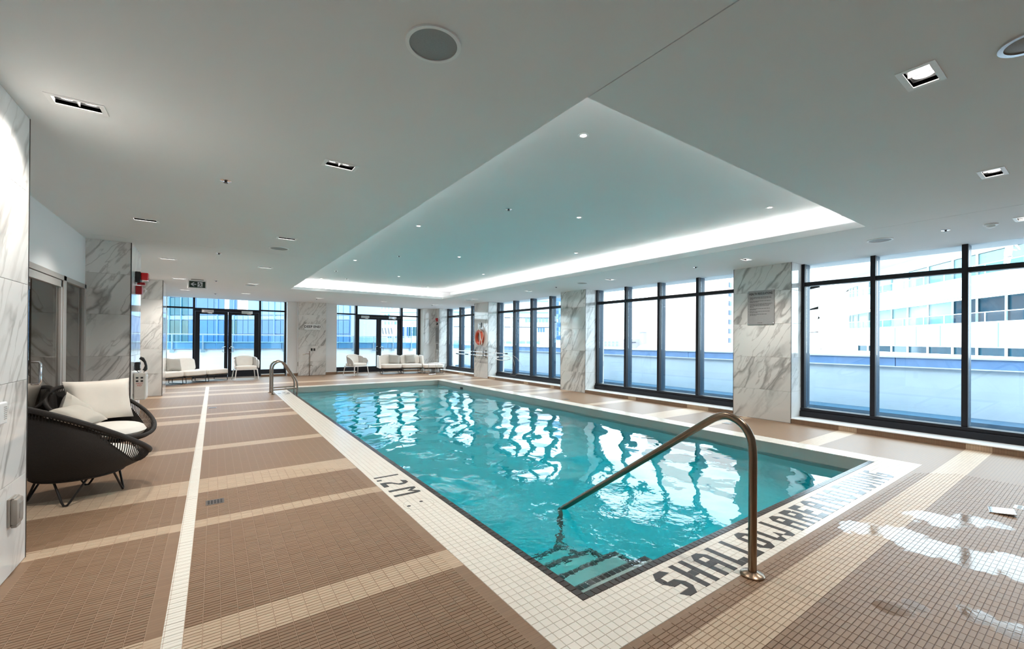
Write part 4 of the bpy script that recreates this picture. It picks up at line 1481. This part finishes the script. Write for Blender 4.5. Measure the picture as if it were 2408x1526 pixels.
# outlet and thermostat on the near left wall
t = thing('outlet_box', 'grey weatherproof outlet cover low on the near left marble wall', 'outlet', (-.974, 3.735, .375))
MB().bbox(0, .012, -.055, .055, -.082, .082, .004).build('gasket_plate', MT['grey_plastic'], t)
MB().bbox(.010, .042, -.050, .050, -.076, .076, .012).build('cover', MT['grey_plastic'], t, True)
MB().bbox(.041, .044, -.022, .034, -.045, .045, .0012).build('window_label', MT['plate_grey'], t)
MB().tube([(.02, -.045, .078), (.02, .045, .078)], .006, 8).build('hinge', MT['grey_plastic'], t, True)
MB().bbox(.012, .036, -.04, .03, -.092, -.075, .004).build('latch', MT['grey_plastic'], t)
t = thing('thermostat', 'white slotted thermostat cut by the left picture edge', 'thermostat', (-.974, 3.545, .975))
MB().bbox(0, .022, -.05, .05, -.06, .06, .006).build('body', MT['white_plastic'], t)
for k in range(7):
    MB().box(.022, .023, .0, .04, -.035+k*.011, -.031+k*.011).build('vent_slot', MT['grey_plastic'], t)
# regulations sign
t = thing('health_regulations_sign', 'grey metal HEALTH REGULATIONS notice on the marble column between windows', 'sign', (WX-.004, 3.765, 2.03), -math.pi/2)
MB().bbox(-.232, .232, -.012, 0, -.31, .31, .002).build('plate', MT['plate_grey'], t)
for sx in (-1, 1):
    for sz in (-1, 1):
        MB().lathe([(.010, 0), (.010, .006), (.005, .009)], 12).xf(Matrix.Translation((sx*.215, -.012, sz*.292)) @ Matrix.Rotation(math.pi/2, 4, 'X')).build('standoff_bolt', MT['chrome'], t, True)
TX = Matrix.Rotation(math.pi/2, 4, 'X')
mb = text_mb('HEALTH REGULATIONS', .058, .001, bold=.0016)
w_ = max(p[0] for p in mb.v)-min(p[0] for p in mb.v)
mb.xf(Matrix.Translation((0, -.0125, .252)) @ TX @ Matrix.Diagonal((.40/w_, 1, 1, 1))).build('lettering', MT['ink'], t)
mb = MB()


def lines(x0, z, ws, h=.0085, jump=.0185):
    for wd in ws:
        x = x0
        while x < x0+wd-.012:
            L = rng.uniform(.014, .045)
            L = min(L, x0+wd-x)
            mb.box(x, x+L, -.0132, -.012, z, z+h)
            x += L+.006
        z -= jump
    return z


z = .185
for n_, ws in enumerate(((.37, .385, .06), (.365, .15), (.39, .36, .34, .07), (.35, .11), (.36, .15), (.31, .12))):
    mb.box(-.213, -.207, -.0132, -.012, z, z+.008)
    z = lines(-.19, z, ws)-.014
lines(-.05, -.285, (.09,))
mb.build('small_print', MT['ink_grey'], t)
# deep end plate
t = thing('deep_end_sign', 'white plate reading DEEP END on the far marble column', 'sign', (3.08, 17.766, 1.86))
MB().bbox(-.28, .28, -.01, 0, -.115, .10, .003).build('plate', MT['white_plastic'], t)
text_mb('DEEP END', .125, .002, bold=.003).xf(Matrix.Translation((0, -.011, 0)) @ TX).build('lettering', MT['ink'], t)
# small plates and outdoor-style shower post on the same column
for k, x in enumerate((3.06, 3.155)):
    t = thing('switch_plate', '%s of two small dark plates low on the deep end column' % ('left one', 'right one')[k], 'switch', (x, 17.768, .985), 0, 'dark plates on the deep end column')
    MB().bbox(-.032, .032, -.012, 0, -.05, .05, .003).build('plate', MT['edge'], t)
    MB().bbox(-.012, .012, -.018, -.012, -.02, .02, .002).build('rocker', MT['black'], t)
t = thing('foot_shower', 'slim steel shower post with side arm and tap before the deep end column', 'shower', (2.965, 17.60, 0))
MB().tube([(0, 0, .0), (0, 0, .93)], .018, 12).build('post', MT['brown_steel'], t, True)
MB().lathe([(.05, 0), (.05, .012), (.022, .016)], 20).build('floor_flange', MT['brown_steel'], t, True)
MB().tube([(0, 0, .83), (-.12, -.01, .835), (-.20, -.02, .81), (-.24, -.02, .80)], .012, 8).build('side_arm', MT['brown_steel'], t, True)
MB().tube([(0, 0, .34), (.03, -.03, .40), (.06, -.05, .41), (.085, -.06, .36)], .012, 8).build('spout', MT['brown_steel'], t, True)
MB().tube([(0, 0, .30), (0, 0, .42)], .026, 12).build('valve_body', MT['brown_steel'], t, True)
# far right corner
t = thing('fire_alarm_strobe', 'small maroon alarm unit high in the far right marble corner', 'alarm', (WX-.002, 17.54, 2.28), -math.pi/2)
MB().bbox(-.06, .06, -.05, 0, -.07, .09, .006).build('body', MT['red'], t)
MB().bbox(-.035, .035, -.075, -.05, .0, .06, .006).build('strobe_lens', MT['red_lens'], t)
t = thing('pull_station', 'dark round call point below the maroon alarm in the far right corner', 'alarm', (WX-.002, 17.54, 2.11), -math.pi/2)
MB().lathe([(.055, 0), (.055, .03), (.035, .045)], 20).xf(Matrix.Rotation(math.pi/2, 4, 'X')).build('body', MT['black'], t, True)
MB().bbox(-.03, .012, -.052, -.04, -.012, .028, .003).build('label', MT['white_plastic'], t)
for nm, lb, z, hw, hh, n_ in (('rules_board', 'tall grey rules board with dark text lines in the far right corner', 1.63, .155, .37, 9), ('notice_plate', 'small grey notice below the rules board in the far right corner', 1.09, .105, .135, 4)):
    t = thing(nm, lb, 'sign', (WX-.003, 17.53, z), -math.pi/2)
    MB().bbox(-hw, hw, -.01, 0, -hh, hh, .002).build('plate', MT['plate_grey'], t)
    mb = MB()
    for k in range(n_):
        zz = hh*.72-k*(hh*1.6/n_)
        for q in range(2):
            wd = hw*rng.uniform(1.2, 1.7)
            mb.box(-hw*.85, -hw*.85+wd, -.0112, -.01, zz-q*.016, zz-q*.016+.009)
    mb.build('small_print', MT['ink_grey'], t)

# life ring, hook and rope on the column
t = thing('life_ring', 'orange lifebuoy with white rope hung on the third marble column', 'lifebuoy', (WX-.07, 13.72, 1.50), -math.pi/2)
MB().grid(lambda a, b: ((.215+.062*math.cos(6.2832*b))*math.cos(6.2832*a), .062*math.sin(6.2832*b), (.215+.062*math.cos(6.2832*b))*math.sin(6.2832*a)*1.06), 48, 14, True, True).build('ring', MT['orange'], t, True)
for k in range(4):
    an = math.pi/4+k*math.pi/2
    c_ = Vector((.215*math.cos(an), 0, .228*math.sin(an)))
    tt = Vector((-math.sin(an), 0, math.cos(an)))
    MB().tube([c_-tt*.03, c_+tt*.03], .066, 14).build('band', MT['orange'], t, True)
pts = [(.30*math.cos(a)*(1+.06*math.sin(4*a)), -.03+.02*math.sin(3*a), .31*math.sin(a)*(1+.06*math.sin(4*a))) for a in np.linspace(0, 6.283, 40)[:-1]]
MB().tube(pts, .009, 6, True).build('grab_rope', MT['rope'], t, True)
MB().tube([(.02, .02, .46), (.09, -.03, .36), (.16, -.06, .14), (.21, -.06, -.05), (.27, -.05, -.24), (.20, -.05, -.30), (.12, -.07, -.28), (.16, -.06, -.08), (.05, -.05, .30), (.01, .02, .46)], .011, 7).build('throw_line', MT['rope'], t, True)
t = thing('ring_hook', 'dark steel hook plate above the orange lifebuoy', 'hook', (WX-.002, 13.70, 1.98), -math.pi/2)
MB().bbox(-.03, .03, -.008, 0, -.11, .07, .003).build('back_plate', MT['edge'], t)
MB().tube([(0, -.01, .02), (0, -.09, .0), (0, -.10, .05)], .010, 8).build('prong', MT['edge'], t, True)
MB().tube([(.035, -.01, .07), (.06, -.05, -.12), (.06, -.06, -.2)], .008, 6).build('strap', MT['edge'], t, True)
# rescue poles on brackets
for nm, lb, z, y0, y1 in (('rescue_pole', 'upper long steel rescue pole with wire crook across the third column', .955, 15.75, 11.85), ('rescue_pole', 'lower long steel rescue pole with oval reaching hook across the third column', .83, 15.5, 12.3)):
    t = thing(nm, lb, 'pole', (WX-.11, 0, z), 0, 'rescue poles on the third column')
    MB().tube([(0, y0, .015), (0, y1, -.01)], .016, 10).build('shaft', MT['chrome'], t, True)
    if z > .9:
        MB().tube([(0, y1, -.01), (0, 11.55, -.03), (0, 11.25, -.14), (0, 11.06, -.30), (0, 11.0, -.36)], .0045, 6).build('crook', MT['brown_steel'], t, True)
        MB().tube([(0, y1+.05, -.01), (0, 11.5, -.10), (0, 11.38, -.35), (0, 11.50, -.60), (0, 11.62, -.70), (0, 11.40, -.72), (0, 11.15, -.62)], .004, 6).build('crook', MT['brown_steel'], t, True)
        MB().tube([(0, y1+.06, -.01), (0, y1-.04, -.01)], .022, 8).build('ferrule', MT['black'], t, True)
    else:
        MB().tube([(.0+.12*math.cos(a), 12.05+.42*math.sin(a), -.05+.055*math.cos(a)) for a in np.linspace(0, 6.283, 32)[:-1]], .014, 8, True).build('oval_hook', MT['white_metal'], t, True)
        for yy in (15.38, 14.6):
            MB().tube([(0, yy+.12, .012), (0, yy-.12, .008)], .022, 8).build('grip', MT['black'], t, True)
for k, y in enumerate((14.15, 13.35)):
    t = thing('pole_bracket', 'black double pole bracket at the %s edge of the lifebuoy column' % ('far', 'near')[k], 'bracket', (WX, y, .89), 0, 'black pole brackets')
    MB().bbox(-.012, 0, -.03, .03, -.14, .14, .003).build('back_plate', MT['black'], t)
    for zz in (.07, -.06):
        MB().tube([(-.01, 0, zz-.03), (-.11, 0, zz-.028), (-.14, 0, zz), (-.135, 0, zz+.035)], .010, 8).build('hook_arm', MT['black'], t, True)

# ================================================================== POOL HARDWARE
t = thing('handrail', 'curved steel handrail, coloured as if reflecting the brown floor, sloping into the pool by the lettered edge', 'handrail', (2.657, 1.264, 0))


def smooth_path(p, n=6):
    """Catmull-Rom through the points"""
    P = [Vector(q) for q in p]
    P = [P[0]*2-P[1]]+P+[P[-1]*2-P[-2]]
    out = []
    for i in range(1, len(P)-2):
        for k in range(n):
            s = k/n
            a, b, c, d = P[i-1], P[i], P[i+1], P[i+2]
            out.append(.5*((2*b)+(c-a)*s+(2*a-5*b+4*c-d)*s*s+(3*b-a-3*c+d)*s**3))
    return out+[P[-2]]


hp = [(0, 0, .008), (0, 0, .35), (0, 0, .70)]+smooth_path([(0, .001, .74), (0, .012, .815), (0, .050, .882), (0, .105, .920), (0, .165, .932), (0, .230, .912), (0, .32, .852)], 6)[1:]+[(0, .48, .735), (0, 1.0, .355), (0, 1.66, -.128)]
hp += smooth_path([(0, 1.70, -.160), (0, 1.725, -.19), (0, 1.735, -.24), (0, 1.735, -.32)], 4)+[(0, 1.735, -1.0)]
MB().tube(hp, .0237, 18).build('rail', MT['steel'], t, True)
MB().lathe([(.067, 0), (.067, .008), (.058, .016), (.030, .024), (.026, .026)], 36).build('floor_flange', MT['steel'], t, True)
t = thing('ladder_handrails', 'pair of arched steel ladder rails at the far left pool edge', 'ladder', (1.2, 12.16, 0))
for y in (0, .50):
    p = [(0, y, 0), (0, y, .3), (0, y, .62)]+smooth_path([(.0, y, .66), (.03, y, .74), (.10, y, .80), (.19, y, .815), (.27, y, .77)], 5)[1:]+[(.44, y, .50)]+smooth_path([(.50, y, .40), (.545, y, .31), (.56, y, .22)], 4)+[(.56, y, -.6)]
    MB().tube(p, .0225, 14).build('rail', MT['brown_steel'], t, True)
    MB().tube([(0, y, .11), (.56, y, .125)], .0185, 12).build('tie_bar', MT['brown_steel'], t, True)
    MB().lathe([(.058, 0), (.058, .008), (.026, .02)], 24, (0, y, 0)).build('floor_flange', MT['steel'], t, True)
for k, (x, y, r_) in enumerate(((.015, 4.437, 0), (-.02, 10.44, 0), (7.24, 3.87, 0), (5.66, .46, 0), (3.3, 16.9, 0), (6.9, 7.6, 0))):
    t = thing('floor_drain', ('square steel floor drain beside the cream stripe, nearest the camera', 'floor drain beside the cream stripe, farther along the left deck', 'floor drain on the right deck by the regulations column',
                              'dark slotted floor drain at the right picture edge', 'floor drain on the far deck near the shower post', 'floor drain on the right deck below the second window')[k], 'drain', (x, y, 0), r_, 'floor drains')
    MB().bbox(-.065, .065, -.065, .065, -.003, .0016, .001).build('frame', MT['brown_steel'], t)
    for q in range(5):
        for p_ in range(3):
            MB().box(-.05+q*.022, -.037+q*.022, -.045+p_*.032, -.021+p_*.032, .0012, .0020).build('slot', MT['black'], t)
t = thing('drain_cover', 'tilted pale square drain lid lying beside the right edge floor drain', 'drain', (5.37, .56, .0), R(12), rot=(R(-7), 0, R(10)))
MB().bbox(-.085, .085, -.075, .075, .008, .016, .003).build('lid', MT['chrome'], t)
MB().bbox(-.03, .03, -.03, .03, .002, .008, .002).build('hub', MT['edge'], t)

# ================================================================== FURNITURE
def wicker_chair(label, loc, rz, S=1.0):
    t = thing('wicker_armchair', label, 'armchair', loc, rz, 'woven tub armchairs')
    t.scale = (S, S, S)

    def rim(a):
        c, s = math.cos(a), math.sin(a)
        r = .475+.02*c
        z = .56-.295*c+.005*c*c
        return Vector((r*c-.06*(z-.4), .485*s*(1-.04*c), z))

    def base(a):
        c, s = math.cos(a), math.sin(a)
        return Vector((.30*c+.02, .30*s, .205))

    def surf(a, u):
        p, q = base(a), rim(a)
        b = math.sin(math.pi*u)*.045
        v = p.lerp(q, u)
        d = Vector((math.cos(a), math.sin(a), -.35)).normalized()
        return v+d*b

    def lim(a):
        c = math.cos(a)
        return .93 if c < -.35 else (.93-.50*min(1, max(0, (c+.35)/.75)) if c < .9 else .46)
    mb = MB()
    mb.grid(lambda x, y: surf(6.28318*x, y*lim(6.28318*x)), 96, 12, True)
    m2 = MB().grid(lambda x, y: surf(6.28318*x, y*lim(6.28318*x))-Vector((math.cos(6.28318*x), math.sin(6.28318*x), -.3))*.012, 96, 12, True)
    mb.add(m2.v, [q[::-1] for q in m2.f])
    mb.build('woven_shell', MT['wicker'], t, True)
    mb = MB()
    for k in range(150):
        a = 6.28318*k/150
        u0 = lim(a)-.04
        mb.tube([surf(a, u0+(1.0-u0)*i/4) for i in range(5)], .0042, 5)
    tag(mb.build('woven_spokes', MT['wicker'], t, True), kind='stuff')
    MB().tube([rim(6.28318*k/90) for k in range(90)], .023, 12, True).build('rim', MT['wicker'], t, True)
    MB().lathe([(.30, .195), (.31, .205), (.30, .215)], 40, (.02, 0, 0)).build('seat_base', MT['wicker'], t, True)
    for k in range(4):
        an = math.pi/4+math.pi/2*k
        fx, fy = .305*math.cos(an), .305*math.sin(an)
        tx, ty = -math.sin(an), math.cos(an)
        ri = .235
        pa = Vector((ri*math.cos(an)+tx*.11+.02, ri*math.sin(an)+ty*.11, .215))
        pb = Vector((ri*math.cos(an)-tx*.11+.02, ri*math.sin(an)-ty*.11, .215))
        ft = Vector((fx, fy, .009))
        d1 = (pa-ft).normalized()
        d2 = (pb-ft).normalized()
        MB().tube([pa, ft+d1*.03+Vector((tx, ty, 0))*.012, ft+Vector((tx, ty, 0))*.010, ft-Vector((tx, ty, 0))*.010, ft+d2*.03-Vector((tx, ty, 0))*.012, pb], .0088, 8).build('leg', MT['black_rod'], t, True)
    MB().grid(lambda x, y: (lambda r, a: Vector((r*math.cos(a)*.375+.045, r*math.sin(a)*.37, .335+.075*(1-r**6)**.5-.03*r*r)))(y, 6.28318*x), 48, 14, True).add(
        *(lambda m: (m.v, [q[::-1] for q in m.f]))(MB().grid(lambda x, y: (lambda r, a: Vector((r*math.cos(a)*.375+.045, r*math.sin(a)*.37, .335-.075*(1-r**6)**.5-.03*r*r)))(y, 6.28318*x), 48, 14, True))).build('seat_cushion', MT['offwhite'], t, True)
    return t


wicker_chair('dark brown woven tub armchair seen from behind beside the near marble corner', (-.985, 5.285, 0), R(43))
wicker_chair('dark brown woven tub armchair facing right with cream pillows, before the glazed partition', (-1.06, 6.86, 0), R(-36), .95)


def put_pillow(label, mat, wd, ht, th, loc, rot, seed, group=None, name='throw_pillow'):
    o = pillow(wd, ht, th, 16, seed).build(name, mat, None, True, loc, rot)
    tag(o, label, 'pillow', group)
    return o


put_pillow('large cream back pillow standing upright in the far woven armchair', MT['cream'], .62, .50, .20, (-1.10, 7.02, .40), (R(-14), 0, R(30)), 1, None, 'back_pillow')
put_pillow('small grey-cream pillow tilted on its corner at the left of the woven armchair', MT['taupe_fab'], .40, .40, .15, (-1.30, 6.62, .36), (R(-14), R(38), R(60)), 2)
put_pillow('flat taupe pillow lying on the seat of the far woven armchair', MT['taupe_fab'], .42, .36, .14, (-1.06, 6.46, .46), (R(-64), R(0), R(72)), 3)


def sofa(label, loc, rz, x0, seats, arms=(), end_open=0.0):
    """modular sofa: local x along the front edge, y backwards"""
    t = thing('sofa', label, 'sofa', loc, rz)
    x = x0
    for k, wd in enumerate(seats):
        cushion(wd-.012, .68, .17, 8, .06).build('seat_cushion', MT['offwhite'], t, True, loc=(x+wd/2, .35, .225))
        MB().bbox(x+.02, x+wd-.02, .03, .66, .185, .225, .006).build('seat_frame', MT['black_rod'], t)
        for xx in (x+.05, x+wd-.05):
            MB().tube([(xx, .06, .19), (xx, .04, .03), (xx, .06, .012), (xx, .60, .012), (xx, .63, .03), (xx, .62, .19)], .010, 8).build('sled_leg', MT['black_rod'], t, True)
        if k not in (len(seats)-1,) or not end_open:
            cushion(wd-.02, .17, .37, 6, .25).xf(Matrix.Rotation(R(-12), 4, 'X')).build('back_cushion', MT['offwhite'], t, True, loc=(x+wd/2, .56, .375))
            MB().bbox(x+.01, x+wd-.01, .68, .72, .22, .72, .012).build('back_panel', MT['offwhite'], t)
        x += wd
    for ax, sgn in arms:
        MB().add([(ax, .0, .24), (ax, .72, .24), (ax, .72, .74), (ax, .22, .72), (ax+.07*sgn, .0, .24), (ax+.07*sgn, .72, .24), (ax+.07*sgn, .72, .74), (ax+.07*sgn, .22, .72)],
                 [(0, 1, 2, 3), (7, 6, 5, 4), (0, 4, 5, 1), (1, 5, 6, 2), (2, 6, 7, 3), (3, 7, 4, 0)]).build('arm_panel', MT['offwhite'], t)
    return t


SA = R(38)
sofa('long white modular sofa angled before the far left doors', (-.45, 16.36, 0), SA, -.98, (.66, .70, .74), ((-.98, -1),), 1)
def sloc(o, rz, x, y, z):
    c, s = math.cos(rz), math.sin(rz)
    return (o[0]+x*c-y*s, o[1]+x*s+y*c, z)


put_pillow('square grey pillow leaning on the left white sofa', MT['grey_fab'], .42, .40, .15, sloc((-.45, 16.36), SA, -.42, .32, .40), (R(-20), R(6), SA), 4)
SB = R(-9)
sofa('white two-seat sofa with two grey pillows before the far right doors', (6.29, 16.75, 0), SB, -.83, (.83, .83), ((-.84, -1), (.84, 1)))
put_pillow('left of two grey pillows on the right-hand white sofa', MT['grey_fab'], .44, .38, .15, sloc((6.29, 16.75), SB, -.28, .36, .395), (R(-18), R(4), SB), 5, None)
put_pillow('right of two grey pillows on the right-hand white sofa', MT['grey_fab'], .42, .38, .15, sloc((6.29, 16.75), SB, .40, .38, .395), (R(-18), R(-3), SB), 6, None)
t = thing('ottoman', 'white cushioned ottoman bench on black sled legs beside the right sofa', 'ottoman', (7.46, 16.27, 0), R(-14))
cushion(.84, .66, .15, 8, .06).build('seat_cushion', MT['offwhite'], t, True, loc=(0, .33, .225))
MB().bbox(-.40, .40, .03, .63, .185, .225, .006).build('seat_frame', MT['black_rod'], t)
for xx in (-.37, .37):
    MB().tube([(xx, .05, .19), (xx, .03, .03), (xx, .05, .012), (xx, .58, .012), (xx, .61, .03), (xx, .60, .19)], .010, 8).build('sled_leg', MT['black_rod'], t, True)
t = thing('side_table', 'small white wire-leg side table in front of the ottoman', 'table', (7.28, 15.62, 0), R(28))
MB().bbox(-.25, .25, -.25, .25, .455, .475, .006).build('table_top', MT['white_metal'], t)
for sx in (-1, 1):
    MB().tube([(sx*.23, -.23, .455), (sx*.23, -.23, .012), (sx*.23, .23, .012), (sx*.23, .23, .455)], .007, 7).build('wire_leg', MT['chrome'], t, True)
MB().tube([(-.23, .23, .012), (.23, .23, .012)], .007, 7).build('foot_bar', MT['chrome'], t, True)
t = thing('stool', 'low white cube stool behind the ottoman in the far right corner', 'stool', (7.80, 16.95, 0), 0)
MB().bbox(-.17, .17, -.17, .17, .02, .36, .02).build('body', MT['white_metal'], t, True)
MB().box(-.14, .14, -.14, .14, 0, .02).build('plinth', MT['grey_plastic'], t)


def tub_chair(label, loc, rz):
    t = thing('lounge_chair', label, 'armchair', loc, rz, 'white rope lounge chairs')

    def loop(s):
        a = math.pi*(1.12-1.24*s)+0
        x = .345*math.cos(a)
        y = .05+.30*math.sin(a)
        if s < .12 or s > .88:
            y -= .0
        z = .66+.12*math.sin(math.pi*s)**.8 if 0 < s < 1 else .66
        return Vector((x, y, z))
    n = 33
    lp = [loop(i/(n-1)) for i in range(n)]
    fl = Vector((-.34, -.30, .40))
    fr = Vector((.34, -.30, .40))
    lp = [fl, Vector((-.36, -.26, .56)), Vector((-.365, -.14, .655))]+lp+[Vector((.365, -.14, .655)), Vector((.36, -.26, .56)), fr]
    MB().tube(smooth_path(lp, 2), .016, 9).build('arm_loop', MT['white_metal'], t, True)
    mb = MB()
    pts = lp[1:-1]
    v = []
    for p in pts:
        v += [(p.x*.98, p.y*.98, p.z-.01), (p.x*.90, p.y*.88+.0, .37)]
    f = [(2*i, 2*i+1, 2*i+3, 2*i+2) for i in range(len(pts)-1)]
    mb.add(v, f)
    mb.add([(q[0]*.97, q[1]*.97, q[2]) for q in v], [q[::-1] for q in f])
    mb.build('rope_back', MT['mesh_fab'], t, True)
    MB().bbox(-.32, .32, -.31, .30, .335, .365, .008).build('seat_frame', MT['white_metal'], t)
    for sx in (-1, 1):
        for y0, y1 in ((-.29, -.33), (.26, .32)):
            MB().tube([(sx*.30, y0, .345), (sx*.345, y1, 0)], [.017, .013], 9).build('leg', MT['white_metal'], t, True)
    cushion(.62, .58, .11, 7, .08).build('seat_cushion', MT['offwhite'], t, True, loc=(0, -.01, .36))
    cushion(.50, .13, .33, 6, .2).xf(Matrix.Rotation(R(-10), 4, 'X')).build('back_cushion', MT['offwhite'], t, True, loc=(0, .18, .455))
    return t


tub_chair('white rope lounge chair beside the long left sofa', (.875, 17.12, 0), R(6))
tub_chair('white rope lounge chair standing alone before the far right doors', (4.54, 17.10, 0), R(24))
